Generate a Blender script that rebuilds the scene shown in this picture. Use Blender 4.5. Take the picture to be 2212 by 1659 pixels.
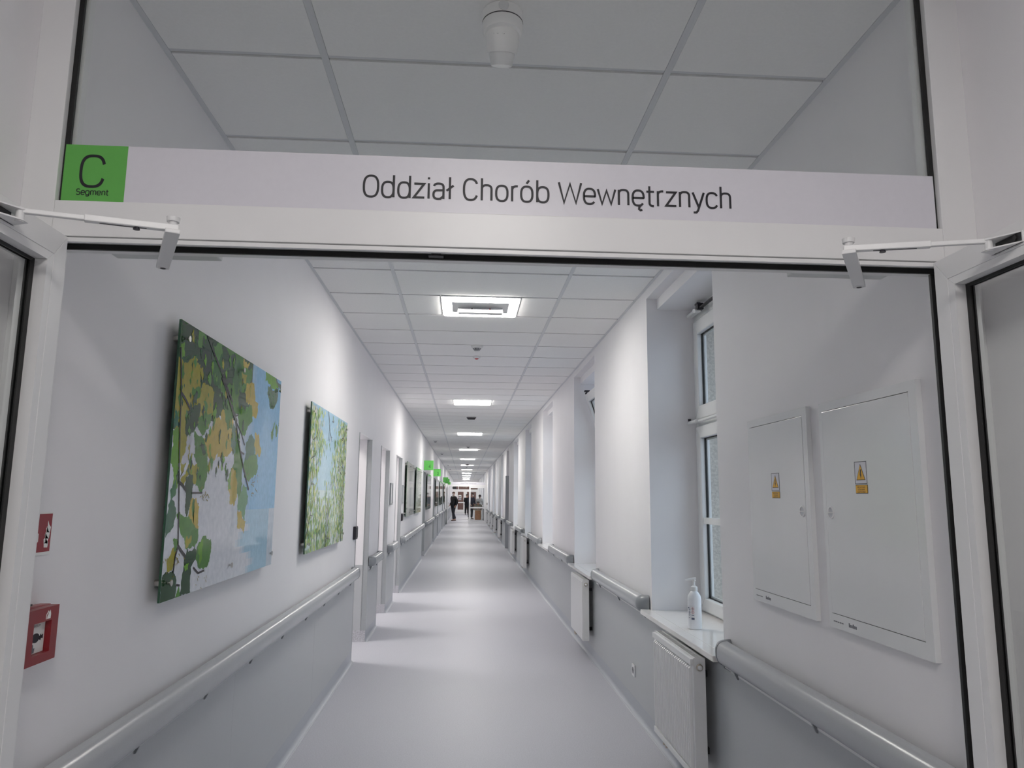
import bpy, bmesh, math, random
from mathutils import Vector, Matrix
random.seed(7)
PI = math.pi
for o in list(bpy.data.objects):
    bpy.data.objects.remove(o, do_unlink=True)
SC = bpy.context.scene
COL = SC.collection

# ------------------------------------------------------------------ camera
F_PX, YAW, PITCH, ROLL = 1593.38, 0.06192, 0.15163, 0.00908
CAM = Vector((0, 0, 1.547))
CX, CY = 1106.0, 829.5
_f = Vector((math.sin(YAW)*math.cos(PITCH), math.cos(YAW)*math.cos(PITCH), math.sin(PITCH)))
_r = Vector((math.cos(YAW), -math.sin(YAW), 0))
_u = _r.cross(_f)
_r, _u = (_r*math.cos(ROLL)+_u*math.sin(ROLL), _u*math.cos(ROLL)-_r*math.sin(ROLL))
cam = bpy.data.cameras.new('camera')
cam.sensor_fit = 'HORIZONTAL'; cam.sensor_width = 36
cam.lens = F_PX/2212*36
cam.clip_start = 0.02; cam.clip_end = 300
camo = bpy.data.objects.new('camera', cam); COL.objects.link(camo)
m3 = Matrix((_r, _u, -_f)).transposed()
camo.matrix_world = Matrix.Translation(CAM) @ m3.to_4x4()
SC.camera = camo

# ------------------------------------------------------------------ light and exposure
PANEL = 35.0          # ceiling panels of the corridor
PANEL_NEAR = 32.0      # ceiling panel of the lobby behind the camera
FILL_ROOM = 40.0     # added unseen panels that throw the side rooms' light into the corridor
SKY = 1.9
w = bpy.data.worlds.new('world'); SC.world = w; w.use_nodes = True
bg = w.node_tree.nodes['Background']
bg.inputs[0].default_value = (0.72, 0.85, 1.0, 1); bg.inputs[1].default_value = SKY
SC.view_settings.view_transform = 'Standard'; SC.view_settings.look = 'None'
SC.view_settings.exposure = 0.0; SC.view_settings.gamma = 1; SC.view_settings.use_curve_mapping = False
SC.cycles.max_bounces = 14; SC.cycles.diffuse_bounces = 8; SC.cycles.transparent_max_bounces = 24
SC.cycles.caustics_reflective = False; SC.cycles.caustics_refractive = False
SC.cycles.sample_clamp_indirect = 4

# ------------------------------------------------------------------ dimensions (metres)
XL, XR, ZC = -1.043, 1.274, 3.027
FY = 1.70                     # front of the near door frame
YE = 42.5                     # far door frame
YD = 67.0                     # end doors
ROW0 = 2.362                  # first cross joint of the ceiling
RUN = (-0.505, 0.685)         # main runners

# ------------------------------------------------------------------ materials
MATS = {}
def lin(c):
    return tuple(((v/255)/12.92 if v/255 <= .04045 else (((v/255)+.055)/1.055)**2.4) for v in c)
def mat(name, col, rough=.5, metal=0, spec=.5, noise=0, nscale=60, bump=0, bscale=200, coat=0, emit=None, estr=0, trans=0, alpha=1):
    if name in MATS: return MATS[name]
    m = bpy.data.materials.new(name); m.use_nodes = True
    nt = m.node_tree; b = nt.nodes['Principled BSDF']
    b.inputs['Base Color'].default_value = (*col, 1)
    b.inputs['Roughness'].default_value = rough
    b.inputs['Metallic'].default_value = metal
    b.inputs['Specular IOR Level'].default_value = spec
    if coat: b.inputs['Coat Weight'].default_value = coat; b.inputs['Coat Roughness'].default_value = .03
    if emit: b.inputs['Emission Color'].default_value = (*emit, 1); b.inputs['Emission Strength'].default_value = estr
    if trans: b.inputs['Transmission Weight'].default_value = trans
    if noise or bump:
        tc = nt.nodes.new('ShaderNodeTexCoord')
    if noise:
        n = nt.nodes.new('ShaderNodeTexNoise'); n.inputs['Scale'].default_value = nscale; n.inputs['Detail'].default_value = 3
        nt.links.new(tc.outputs['Object'], n.inputs['Vector'])
        r = nt.nodes.new('ShaderNodeValToRGB')
        r.color_ramp.elements[0].position = .3; r.color_ramp.elements[1].position = .7
        r.color_ramp.elements[0].color = (*[max(0, c*(1-noise)) for c in col], 1)
        r.color_ramp.elements[1].color = (*[min(1, c*(1+noise)) for c in col], 1)
        nt.links.new(n.outputs['Fac'], r.inputs['Fac']); nt.links.new(r.outputs['Color'], b.inputs['Base Color'])
    if bump:
        n2 = nt.nodes.new('ShaderNodeTexNoise'); n2.inputs['Scale'].default_value = bscale; n2.inputs['Detail'].default_value = 2
        nt.links.new(tc.outputs['Object'], n2.inputs['Vector'])
        bp = nt.nodes.new('ShaderNodeBump'); bp.inputs['Strength'].default_value = bump; bp.inputs['Distance'].default_value = .004
        nt.links.new(n2.outputs['Fac'], bp.inputs['Height']); nt.links.new(bp.outputs['Normal'], b.inputs['Normal'])
    MATS[name] = m
    return m
mat('wall_paint', (.84, .826, .840), .6, noise=.01, nscale=3, bump=.05, bscale=400)
mat('ceiling_tile', (.91, .905, .895), .9, noise=.02, nscale=120, bump=.08, bscale=700)
mat('ceiling_tee', (.68, .69, .71), .5, noise=.01)
mat('plenum', (.02, .02, .02), .9, noise=.01)
mat('dado', (.47, .485, .50), .38, noise=.03, nscale=350)
mat('cove', (.44, .46, .50), .4, noise=.05, nscale=350)
mat('weld', (.62, .63, .66), .4, noise=.03)
mat('white_metal', (.80, .80, .80), .33, noise=.01, nscale=8)
mat('white_plastic', (.78, .78, .78), .4, noise=.01, nscale=20)
mat('white_gloss', (.80, .80, .81), .12, noise=.01, nscale=6)
mat('cabinet_paint', (.78, .79, .79), .16, noise=.01, nscale=6)
mat('radiator_paint', (.76, .76, .76), .3, noise=.01)
mat('closer_paint', (.62, .64, .63), .35, noise=.01)
mat('camera_white', (.93, .92, .91), .35, noise=.005)
mat('gasket', (.004, .004, .004), .45, noise=.05)
mat('dark', (.02, .02, .022), .5, noise=.05)
mat('rail', (.42, .435, .45), .24, noise=.02, nscale=300)
mat('rail_cap', (.27, .285, .30), .33, noise=.02, nscale=300)
mat('jamb', (.36, .38, .39), .4, noise=.02)
mat('door_grey', (.40, .42, .45), .45, noise=.02)
mat('steel', (.6, .58, .55), .25, 1, noise=.03)
mat('brass_steel', (.55, .5, .42), .3, 1, noise=.03)
mat('red', (.23, .010, .016), .35, noise=.03)
mat('red_flat', (.27, .010, .022), .5, noise=.03)
mat('print_white', (.8, .8, .78), .5, noise=.01)
mat('print_black', (.008, .007, .012), .5, noise=.02)
mat('print_grey', (.16, .16, .18), .5, noise=.05)
mat('sign_white', (.70, .69, .74), .35, noise=.01)
mat('green', (.115, .42, .075), .45, noise=.02)
mat('green_far', (.13, .55, .10), .5, noise=.02)
mat('amber', (.80, .42, .01), .45, noise=.02)
mat('sill', (.80, .78, .76), .10, noise=.015, nscale=30)
mat('stucco', (.52, .48, .43), .9, noise=.25, nscale=60, bump=.8, bscale=90)
mat('terrazzo', (.50, .50, .53), .5, noise=.35, nscale=160)
mat('black_plastic', (.015, .013, .02), .35, noise=.05)
mat('wood', (.30, .14, .06), .5, noise=.2, nscale=12)
mat('brick', (.16, .07, .05), .8, noise=.3, nscale=20)
mat('bottle', (.80, .82, .86), .3, noise=.01, spec=.5)
mat('label', (.76, .77, .80), .5, noise=.01)
mat('label_blue', (.10, .12, .2), .5, noise=.05)
mat('label_red', (.6, .05, .05), .5, noise=.05)
mat('skin', (.50, .28, .20), .55, noise=.05)
mat('hair_brown', (.06, .03, .018), .6, noise=.1)
mat('hair_dark', (.02, .014, .012), .6, noise=.1)
mat('cloth_black', (.012, .012, .015), .85, noise=.1)
mat('cloth_charcoal', (.03, .03, .04), .85, noise=.1)
mat('cloth_navy', (.022, .024, .05), .85, noise=.1)
mat('cloth_pale', (.50, .49, .48), .85, noise=.05)
mat('cloth_olive', (.20, .19, .15), .85, noise=.1)
mat('cloth_beige', (.40, .37, .31), .85, noise=.1)
mat('shoe_brown', (.09, .035, .02), .5, noise=.1)
mat('shoe_black', (.01, .01, .01), .4, noise=.1)
mat('mask', (.75, .77, .8), .7, noise=.02)
mat('panel_light', (.9, .9, .9), .5, emit=(1, .965, .92), estr=PANEL)
mat('panel_first', (.9, .9, .9), .5, emit=(1, .965, .92), estr=PANEL*1.35)   # the one lamp whose middle is covered
mat('panel_near', (.9, .9, .9), .5, emit=(1, .965, .93), estr=PANEL_NEAR)
mat('fill_room', (.9, .9, .9), .5, emit=(1, .97, .93), estr=FILL_ROOM)
mat('lamp_lens', (.85, .86, .88), .2, noise=.01)
mat('red_led', (.5, .02, .02), .4, noise=.01)

def floor_mat():
    m = bpy.data.materials.new('floor_vinyl'); m.use_nodes = True; nt = m.node_tree; b = nt.nodes['Principled BSDF']
    tc = nt.nodes.new('ShaderNodeTexCoord')
    n = nt.nodes.new('ShaderNodeTexNoise'); n.inputs['Scale'].default_value = 130; n.inputs['Detail'].default_value = 3
    v = nt.nodes.new('ShaderNodeTexVoronoi'); v.inputs['Scale'].default_value = 320
    nt.links.new(tc.outputs['Object'], n.inputs['Vector']); nt.links.new(tc.outputs['Object'], v.inputs['Vector'])
    r = nt.nodes.new('ShaderNodeValToRGB'); e = r.color_ramp.elements
    e[0].position = .3; e[0].color = (.46, .46, .505, 1); e[1].position = .72; e[1].color = (.56, .56, .605, 1)
    nt.links.new(n.outputs['Fac'], r.inputs['Fac'])
    r2 = nt.nodes.new('ShaderNodeValToRGB'); e = r2.color_ramp.elements
    e[0].position = .06; e[0].color = (.7, .7, .72, 1); e[1].position = .2; e[1].color = (1, 1, 1, 1)
    nt.links.new(v.outputs['Distance'], r2.inputs['Fac'])
    mx = nt.nodes.new('ShaderNodeMix'); mx.data_type = 'RGBA'; mx.blend_type = 'MULTIPLY'; mx.inputs['Factor'].default_value = .5
    nt.links.new(r.outputs['Color'], mx.inputs[6]); nt.links.new(r2.outputs['Color'], mx.inputs[7])
    nt.links.new(mx.outputs[2], b.inputs['Base Color'])
    b.inputs['Roughness'].default_value = .46; b.inputs['Specular IOR Level'].default_value = .5
    MATS['floor'] = m
floor_mat()
def glass_mat(name, ior=1.45, tint=(.93, .97, .96)):
    m = bpy.data.materials.new(name); m.use_nodes = True; nt = m.node_tree
    nt.nodes.remove(nt.nodes['Principled BSDF']); out = nt.nodes['Material Output']
    t = nt.nodes.new('ShaderNodeBsdfTransparent'); t.inputs[0].default_value = (*tint, 1)
    g = nt.nodes.new('ShaderNodeBsdfGlossy'); g.inputs['Roughness'].default_value = .01
    lw = nt.nodes.new('ShaderNodeLayerWeight'); lw.inputs['Blend'].default_value = .5
    pw = nt.nodes.new('ShaderNodeMath'); pw.operation = 'POWER'; pw.inputs[1].default_value = 5
    fr = nt.nodes.new('ShaderNodeMath'); fr.operation = 'MULTIPLY_ADD'; fr.inputs[1].default_value = .95; fr.inputs[2].default_value = .035
    nt.links.new(lw.outputs['Facing'], pw.inputs[0]); nt.links.new(pw.outputs[0], fr.inputs[0])
    mx = nt.nodes.new('ShaderNodeMixShader')
    nt.links.new(fr.outputs[0], mx.inputs[0]); nt.links.new(t.outputs[0], mx.inputs[1]); nt.links.new(g.outputs[0], mx.inputs[2])
    nt.links.new(mx.outputs[0], out.inputs['Surface']); MATS[name] = m
glass_mat('glass', 1.45, (.985, .995, .99)); glass_mat('window_glass', 1.5, (.96, .98, .98))
def print_mat():
    m = bpy.data.materials.new('picture_print'); m.use_nodes = True; nt = m.node_tree; b = nt.nodes['Principled BSDF']
    a = nt.nodes.new('ShaderNodeAttribute'); a.attribute_name = 'tint'
    tc = nt.nodes.new('ShaderNodeTexCoord'); n = nt.nodes.new('ShaderNodeTexNoise'); n.inputs['Scale'].default_value = 35; n.inputs['Detail'].default_value = 5
    nt.links.new(tc.outputs['Object'], n.inputs['Vector'])
    r = nt.nodes.new('ShaderNodeValToRGB'); r.color_ramp.elements[0].position = .3; r.color_ramp.elements[1].position = .7
    r.color_ramp.elements[0].color = (.88, .90, .88, 1); r.color_ramp.elements[1].color = (1.06, 1.06, 1.02, 1)
    nt.links.new(n.outputs['Fac'], r.inputs['Fac'])
    mx = nt.nodes.new('ShaderNodeMix'); mx.data_type = 'RGBA'; mx.blend_type = 'MULTIPLY'; mx.inputs['Factor'].default_value = 1
    nt.links.new(a.outputs['Color'], mx.inputs[6]); nt.links.new(r.outputs['Color'], mx.inputs[7])
    nt.links.new(mx.outputs[2], b.inputs['Base Color'])
    b.inputs['Roughness'].default_value = .03; b.inputs['Specular IOR Level'].default_value = .22
    MATS['picture_print'] = m
print_mat()

# ------------------------------------------------------------------ mesh helpers
def box(bm, x0, x1, y0, y1, z0, z1):
    vs = [bm.verts.new(p) for p in ((x0,y0,z0),(x1,y0,z0),(x1,y1,z0),(x0,y1,z0),(x0,y0,z1),(x1,y0,z1),(x1,y1,z1),(x0,y1,z1))]
    for f in ((3,2,1,0),(4,5,6,7),(0,1,5,4),(1,2,6,5),(2,3,7,6),(3,0,4,7)):
        bm.faces.new([vs[i] for i in f])
def cyl(bm, p, q, r0, r1=None, n=20, caps=True):
    p, q = Vector(p), Vector(q); r1 = r0 if r1 is None else r1
    d = (q-p).normalized(); a = d.orthogonal().normalized(); b = d.cross(a)
    A = [bm.verts.new(p+(a*math.cos(t)+b*math.sin(t))*r0) for t in (2*PI*i/n for i in range(n))]
    B = [bm.verts.new(q+(a*math.cos(t)+b*math.sin(t))*r1) for t in (2*PI*i/n for i in range(n))]
    for i in range(n):
        bm.faces.new((A[i], A[(i+1) % n], B[(i+1) % n], B[i]))
    if caps:
        bm.faces.new(A[::-1]); bm.faces.new(B)
def lathe(bm, prof, n=28, c=(0,0,0), axis=(0,0,1)):
    """prof: (radius, height) along axis from c"""
    ax = Vector(axis).normalized(); a = ax.orthogonal().normalized(); b = ax.cross(a); c = Vector(c)
    rings = []
    for r, h in prof:
        rings.append([bm.verts.new(c+ax*h+(a*math.cos(2*PI*i/n)+b*math.sin(2*PI*i/n))*max(r, 1e-5)) for i in range(n)])
    for A, B in zip(rings, rings[1:]):
        for i in range(n):
            bm.faces.new((A[i], A[(i+1) % n], B[(i+1) % n], B[i]))
    bm.faces.new(rings[0][::-1]); bm.faces.new(rings[-1])
def prism(bm, pts, fn, w0, w1):
    """polygon pts (u,v) extruded from w0 to w1; fn(u,v,w)->xyz"""
    A = [bm.verts.new(fn(u, v, w0)) for u, v in pts]; B = [bm.verts.new(fn(u, v, w1)) for u, v in pts]
    n = len(pts)
    bm.faces.new(A[::-1]); bm.faces.new(B)
    for i in range(n): bm.faces.new((A[i], A[(i+1) % n], B[(i+1) % n], B[i]))
def sphere(bm, c, r, sc=(1,1,1), u=16, v=10, zmin=-1.0):
    c = Vector(c)
    rings = []
    for j in range(v+1):
        t = -PI/2+PI*j/v
        if math.sin(t) < zmin-1e-6: continue
        rings.append([bm.verts.new(c+Vector((r*sc[0]*math.cos(t)*math.cos(2*PI*i/u)+1e-6*math.cos(i), r*sc[1]*math.cos(t)*math.sin(2*PI*i/u), r*sc[2]*math.sin(t)))) for i in range(u)])
    for A, B in zip(rings, rings[1:]):
        for i in range(u): bm.faces.new((A[i], A[(i+1) % u], B[(i+1) % u], B[i]))
    bm.faces.new(rings[0][::-1]); bm.faces.new(rings[-1])
def finish(name, bm, m, parent=None, bevel=0, smooth=False, loc=None):
    bmesh.ops.recalc_face_normals(bm, faces=bm.faces[:])
    if bevel:
        bmesh.ops.bevel(bm, geom=[e for e in bm.edges if e.calc_face_angle(0) > .6], offset=bevel, segments=2, profile=.6, affect='EDGES', clamp_overlap=True)
    me = bpy.data.meshes.new(name); bm.to_mesh(me); bm.free()
    if m: me.materials.append(MATS[m])
    if smooth:
        for p in me.polygons: p.use_smooth = True
        if smooth != 'all': me.set_sharp_from_angle(angle=math.radians(38))
    o = bpy.data.objects.new(name, me); COL.objects.link(o)
    if parent: attach(o, parent)
    if loc: o.location = loc
    return o
def attach(o, parent):
    o.parent = parent
    o.matrix_parent_inverse = parent.matrix_world.inverted() if parent.type != 'EMPTY' else Matrix.Translation(-parent.location)
def part(name, m, parent, *boxes, bevel=0):
    bm = bmesh.new()
    for b in boxes: box(bm, *b)
    return finish(name, bm, m, parent, bevel)
def tag(o, label=None, cat=None, group=None, kind=None):
    if label: o['label'] = label
    if cat: o['category'] = cat
    if group: o['group'] = group
    if kind: o['kind'] = kind
    return o
def thing(name, loc, label=None, cat=None, group=None, kind=None):
    o = bpy.data.objects.new(name, None); COL.objects.link(o); o.location = loc
    o.empty_display_size = .05
    return tag(o, label, cat, group, kind)
def struct(name, m, *boxes, parent=None, bevel=0):
    o = part(name, m, parent, *boxes, bevel=bevel)
    if not parent: o['kind'] = 'structure'
    return o
def copy_part(src, parent, off=(0,0,0), name=None):
    c = src.copy(); COL.objects.link(c)
    if name: c.name = name
    c.parent = parent
    c.matrix_parent_inverse = Matrix.Translation(-parent.location) if parent.type == 'EMPTY' else Matrix()
    c.location = Vector(src.location)+Vector(off)
    return c
def copy_thing(t, off, label=None, group=None):
    c = t.copy(); COL.objects.link(c); c.location = t.location+Vector(off)
    if label: c['label'] = label
    if group: c['group'] = group
    for ch in list(t.children):
        d = ch.copy(); COL.objects.link(d); d.parent = c
        for g in list(ch.children):
            e = g.copy(); COL.objects.link(e); e.parent = d
    return c
def mitre(name, m, parent, fn, o, i, w0, w1, gap=.0004, names=('stile', 'rail'), bevel=0):
    """four mitred members round an opening; o, i = (u0,u1,v0,v1) outer and inner; fn(u,v,w)->xyz"""
    (a0,a1,b0,b1), (c0,c1,d0,d1) = o, i
    g = gap; out = []
    quads = [('stile', [(a0,b0+g),(c0,d0+g),(c0,d1-g),(a0,b1-g)]), ('stile', [(c1,d0+g),(a1,b0+g),(a1,b1-g),(c1,d1-g)]),
             ('rail', [(a0+g,b0),(a1-g,b0),(c1-g,d0),(c0+g,d0)]), ('rail', [(c0+g,d1),(c1-g,d1),(a1-g,b1),(a0+g,b1)])]
    for nm, q in quads:
        bm = bmesh.new(); prism(bm, q, fn, w0, w1)
        out.append(finish(names[0] if nm == 'stile' else names[1], bm, m, parent, bevel))
    return out
FX = lambda u, v, w: (w, u, v)      # plane facing X: u=Y, v=z, w=X
FYp = lambda u, v, w: (u, w, v)     # plane facing Y: u=X, v=z, w=Y
def px_ray(x, y):
    return _r*((x-CX)/F_PX)+_u*((CY-y)/F_PX)+_f
def on_x(X, x, y):
    d = px_ray(x, y); p = CAM+d*(X/d.x); return p.y, p.z
def text_mesh(name, s, m, parent, fn, u, v, h, width=None, w0=0, w1=.0006, thin=0, centre=False):
    """text whose capital height is h, left/bottom at (u,v) (or centred on u); fn maps (u,v,w)"""
    cu = bpy.data.curves.new(name, 'FONT'); cu.body = s; cu.size = 1; cu.extrude = 0; cu.offset = thin; cu.resolution_u = 4
    t = bpy.data.objects.new('tmp', cu); COL.objects.link(t)
    bpy.context.view_layer.update()
    me = bpy.data.meshes.new_from_object(t.evaluated_get(bpy.context.evaluated_depsgraph_get()))
    bpy.data.objects.remove(t, do_unlink=True); bpy.data.curves.remove(cu)
    xs = [q.co.x for q in me.vertices]
    x0, x1 = min(xs), max(xs)
    s1 = h/.72; sx = (width/(x1-x0)) if width else s1
    off = (x1-x0)*sx/2 if centre else 0
    for q in me.vertices:
        q.co = Vector(fn(u-off+(q.co.x-x0)*sx, v+q.co.y*s1, w1))
    me.materials.clear(); me.materials.append(MATS[m]); me.name = name
    o = bpy.data.objects.new(name, me); COL.objects.link(o); attach(o, parent)
    return o


# ---- stroke lettering in the sign's own light rounded style (x-height .72 of the capital height)
def _se(cx, cy, rx, ry, a0, a1, n=20, e=.78):
    out = []
    for i in range(n+1):
        t = math.radians(a0+(a1-a0)*i/n); c, s = math.cos(t), math.sin(t)
        out.append((cx+rx*math.copysign(abs(c)**e, c), cy+ry*math.copysign(abs(s)**e, s)))
    return out
XH = .735
def _g():
    r = .235; y = XH/2; G = {}
    bowl = lambda cx: _se(cx, y, r, y, 0, 360, 36)
    G['o'] = (.62, [bowl(.31)]); G['\u00f3'] = (.62, [bowl(.31), [(.30, .87), (.40, 1.04)]])
    G['O'] = (.74, [_se(.37, .5, .29, .5, 0, 360, 44)])
    G['C'] = (.70, [_se(.36, .5, .28, .5, 28, 332, 40)])
    G['c'] = (.56, [_se(.30, y, r, y, 32, 328, 30)])
    G['d'] = (.64, [bowl(.30), [(.535, 0), (.535, 1.06)]]); G['b'] = (.64, [bowl(.34), [(.105, 0), (.105, 1.06)]])
    G['e'] = (.60, [[(.07, y), (.535, y)]+_se(.30, y, r, y, 0, 322, 34)[0:]])
    G['\u0119'] = (.60, [G['e'][1][0], [(.42, .03), (.34, -.08), (.33, -.17), (.39, -.225), (.47, -.20)]])
    G['a'] = (.58, [_se(.28, XH-.20, .20, .20, 165, 0, 16)+[(.48, 0)], [(.48, .42), (.30, .41)]+_se(.26, .205, .19, .205, 90, 270, 16)+[(.36, .01), (.48, .14)]])
    G['h'] = (.60, [[(.10, 0), (.10, 1.06)], [(.10, .40)]+_se(.30, XH-.22, .20, .22, 170, 0, 16)+[(.50, 0)]])
    G['n'] = (.60, [[(.10, 0), (.10, XH)], [(.10, .40)]+_se(.30, XH-.22, .20, .22, 170, 0, 16)+[(.50, 0)]])
    G['m'] = (.92, [[(.10, 0), (.10, XH)], [(.10, .40)]+_se(.28, XH-.20, .18, .20, 170, 0, 14)+[(.46, 0)], [(.46, .40)]+_se(.64, XH-.20, .18, .20, 170, 0, 14)+[(.82, 0)]])
    G['r'] = (.38, [[(.10, 0), (.10, XH)], [(.10, .40)]+_se(.32, XH-.22, .22, .22, 175, 88, 10)])
    G['i'] = (.22, [[(.11, 0), (.11, XH)], [(.11, .92), (.11, 1.02)]])
    G['t'] = (.40, [[(.16, .96), (.16, .20)]+_se(.32, .17, .16, .17, 180, 275, 10), [(.03, XH-.04), (.36, XH-.04)]])
    G['\u0142'] = (.30, [[(.14, 0), (.14, 1.06)], [(.0, .40), (.29, .66)]])
    G['z'] = (.52, [[(.05, XH-.04), (.46, XH-.04), (.05, .04), (.48, .04)]])
    G['w'] = (.80, [[(.03, XH), (.21, .02), (.40, XH-.06), (.59, .02), (.77, XH)]]); G['W'] = (1.0, [[(.03, 1.0), (.25, .02), (.50, .94), (.75, .02), (.97, 1.0)]])
    G['y'] = (.54, [[(.03, XH), (.28, .02)], [(.51, XH), (.24, -.16), (.17, -.24), (.05, -.24)]])
    G['S'] = (.64, [_se(.32, .745, .22, .24, 25, 240, 20)+[(.40, .47)]+_se(.32, .245, .24, .245, 60, -155, 20)])
    G['g'] = (.62, [bowl(.30), [(.52, XH), (.52, -.06)]+_se(.30, -.05, .22, .19, 0, -150, 16)])
    G[' '] = (.30, [])
    G['4'] = (.62, [[(.44, 0), (.44, 1.0), (.05, .27), (.60, .27)]]); G['3'] = (.60, [_se(.29, .755, .21, .23, 160, -90, 18), _se(.29, .265, .23, .265, 90, -165, 20)]); G['2'] = (.60, [_se(.30, .72, .23, .27, 165, -25, 18)+[(.06, .04), (.56, .04)]])
    return G
GLY = _g()
def stroke_text(name, s, m, parent, fn, u, v, h, width=None, w1=0, wt=.085, centre=False):
    """s drawn with strokes of weight wt (of the capital height h), left edge u, baseline v"""
    bm = bmesh.new(); out = []; L = sum(GLY[c][0]+.02 for c in s); sx = (width/L) if width else h
    x = u-(L*sx/2 if centre else 0); k = 0
    for c in s:
        adv, strokes = GLY[c]
        for st in strokes:
            k += 1; w = w1-1e-6*k
            P = [(x+p[0]*sx, v+p[1]*h) for p in st]; hw = wt*h/2; n = len(P); Lf, Rt = [], []
            closed = n > 8 and math.hypot(P[0][0]-P[-1][0], P[0][1]-P[-1][1]) < 1e-7
            for i in range(n):
                a = P[i-1] if i else (P[-2] if closed else P[0]); b = P[i+1] if i < n-1 else (P[1] if closed else P[-1])
                def un(p, q):
                    d = math.hypot(q[0]-p[0], q[1]-p[1]) or 1; return ((q[0]-p[0])/d, (q[1]-p[1])/d)
                d0 = un(a, P[i]) if a != P[i] else un(P[i], b); d1 = un(P[i], b) if b != P[i] else d0
                nx, ny = -(d0[1]+d1[1]), d0[0]+d1[0]; q = math.hypot(nx, ny) or 1; nx /= q; ny /= q
                mm = min(2.2, 1/max(.3, nx*-d0[1]+ny*d0[0]))
                Lf.append((P[i][0]+nx*hw*mm, P[i][1]+ny*hw*mm)); Rt.append((P[i][0]-nx*hw*mm, P[i][1]-ny*hw*mm))
            for i in range(n-1):
                if Lf[i] == Lf[i+1]: continue
                bm.faces.new([bm.verts.new(fn(*q, w)) for q in (Lf[i], Rt[i], Rt[i+1], Lf[i+1])])
        x += (adv+.02)*sx
        if c == ' ': out.append(finish(name, bm, m, parent)); bm = bmesh.new()
    out.append(finish(name, bm, m, parent))
    return out

# ================================================================== SETTING
# ---- floor
fl = struct('floor', 'floor', (XL, XR, -5, YD+.4, -.05, 0))
# ---- left wall with door openings
OPEN = [(7.33, 8.30), (9.26, 10.26), (11.33, 12.33), (18.65, 19.80), (24.75, 25.85), (28.75, 29.72), (34.75, 35.80), (38.6, 39.65)]
DH = 2.16; WT = .26
bm = bmesh.new(); y = -5
for a, b in OPEN:
    box(bm, XL-WT, XL, y, a, 0, ZC+.1); box(bm, XL-WT, XL, a, b, DH, ZC+.1); y = b
box(bm, XL-WT, XL, y, YD+.4, 0, ZC+.1)
wl = finish('wall_left', bm, 'wall_paint'); wl['kind'] = 'structure'
# ---- right wall with window niches
WIN = [(3.67, 5.07), (7.22, 8.62), (10.77, 12.15), (14.30, 15.70), (17.83, 19.43), (25.07, 26.25), (28.62, 30.02), (32.2, 33.6), (35.75, 37.15), (39.3, 40.7),
       (44.5, 45.9), (48.1, 49.5), (51.6, 53.0), (55.2, 56.6), (58.7, 60.1), (62.3, 63.7)]
DOORR = (21.58, 22.88)
SZ, HZ, LZ, LX, WX, OX = .80, 2.957, 2.88, 1.35, 1.66, 2.02
bm = bmesh.new(); y = -5
for a, b in sorted(WIN+[DOORR]):
    box(bm, XR, WX, y, a, 0, ZC+.1)
    if (a, b) == DOORR:
        box(bm, XR, WX, a, b, HZ, ZC+.1); box(bm, XR+.3, WX, a, b, 0, HZ)
    else:
        box(bm, XR, WX, a, b, 0, SZ-.03); box(bm, XR, LX, a, b, HZ, ZC+.1); box(bm, LX, WX, a, b, LZ, ZC+.1)
    y = b
box(bm, XR, WX, y, YD+.4, 0, ZC+.1)
wr = finish('wall_right', bm, 'wall_paint'); wr['kind'] = 'structure'
bm = bmesh.new(); y = -5
for a, b in WIN:
    box(bm, WX+.001, OX, y, a+.03, -.6, ZC+.6); box(bm, WX+.001, OX, a+.03, b-.05, -.6, SZ-.02); box(bm, WX+.001, OX, a+.03, b-.05, LZ-.06, ZC+.6); y = b-.05
box(bm, WX+.001, OX, y, YD+.4, -.6, ZC+.6)
wf = finish('wall_facade', bm, 'stucco'); wf['kind'] = 'structure'
struct('floor_niches', 'floor', *[(XL-WT-.02, XL, a, b, -.05, -.0004) for a, b in OPEN[3:]], (XR, XR+.3, DOORR[0], DOORR[1], -.05, -.0004))
struct('ground_outside', 'terrazzo', (OX+.01, 60, -40, 120, -.75, -.6))  # unseen ground, added to cut the sky light coming up from below
struct('wall_leak_stop', 'wall_paint', (XL-WT-.12, XL-WT-.02, 13.4, YE+2, -.05, ZC+.1))  # unseen backing slab, added to stop sky light leaking under the closed doors
# ---- lobby wall behind the camera
struct('wall_back', 'wall_paint', (XL, XR, -5.2, -5, 0, ZC+.1))
# ---- ward rooms behind the first three openings
struct('wall_ward', 'wall_paint', (-5.2, -5.05, 6.3, 13.4, 0, 3.05), (-5.05, XL-WT, 6.15, 6.3, 0, 3.05), (-5.05, XL-WT, 13.25, 13.4, 0, 3.05),
       (-5.05, XL-WT-.02, 8.72, 8.84, 0, 3.05), (-5.05, XL-WT-.02, 10.74, 10.86, 0, 3.05))
struct('floor_ward', 'floor', (-5.2, XL, 6.15, 13.4, -.05, -.0005))
struct('ceiling_ward', 'ceiling_tile', (-5.2, XL-WT, 6.15, 13.4, 3.05, 3.12))
for n, yy in enumerate((7.5, 9.6, 11.7)):  # panels added to light the corridor floor through the open doors
    t = thing('ceiling_light', (-2.25, yy+.3, 3.05), 'added unseen ceiling light inside the room of the %s open door' % 'first second third'.split()[n], 'light', 'added lights in the side rooms')
    part('diffuser', 'fill_room', t, (-2.55, -1.95, yy, yy+.6, 3.03, 3.045))
    part('frame', 'white_metal', t, (-2.58, -2.55, yy-.03, yy+.63, 3.02, 3.05), (-1.95, -1.92, yy-.03, yy+.63, 3.02, 3.05), (-2.55, -1.95, yy-.03, yy, 3.02, 3.05), (-2.55, -1.95, yy+.6, yy+.63, 3.02, 3.05))

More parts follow.
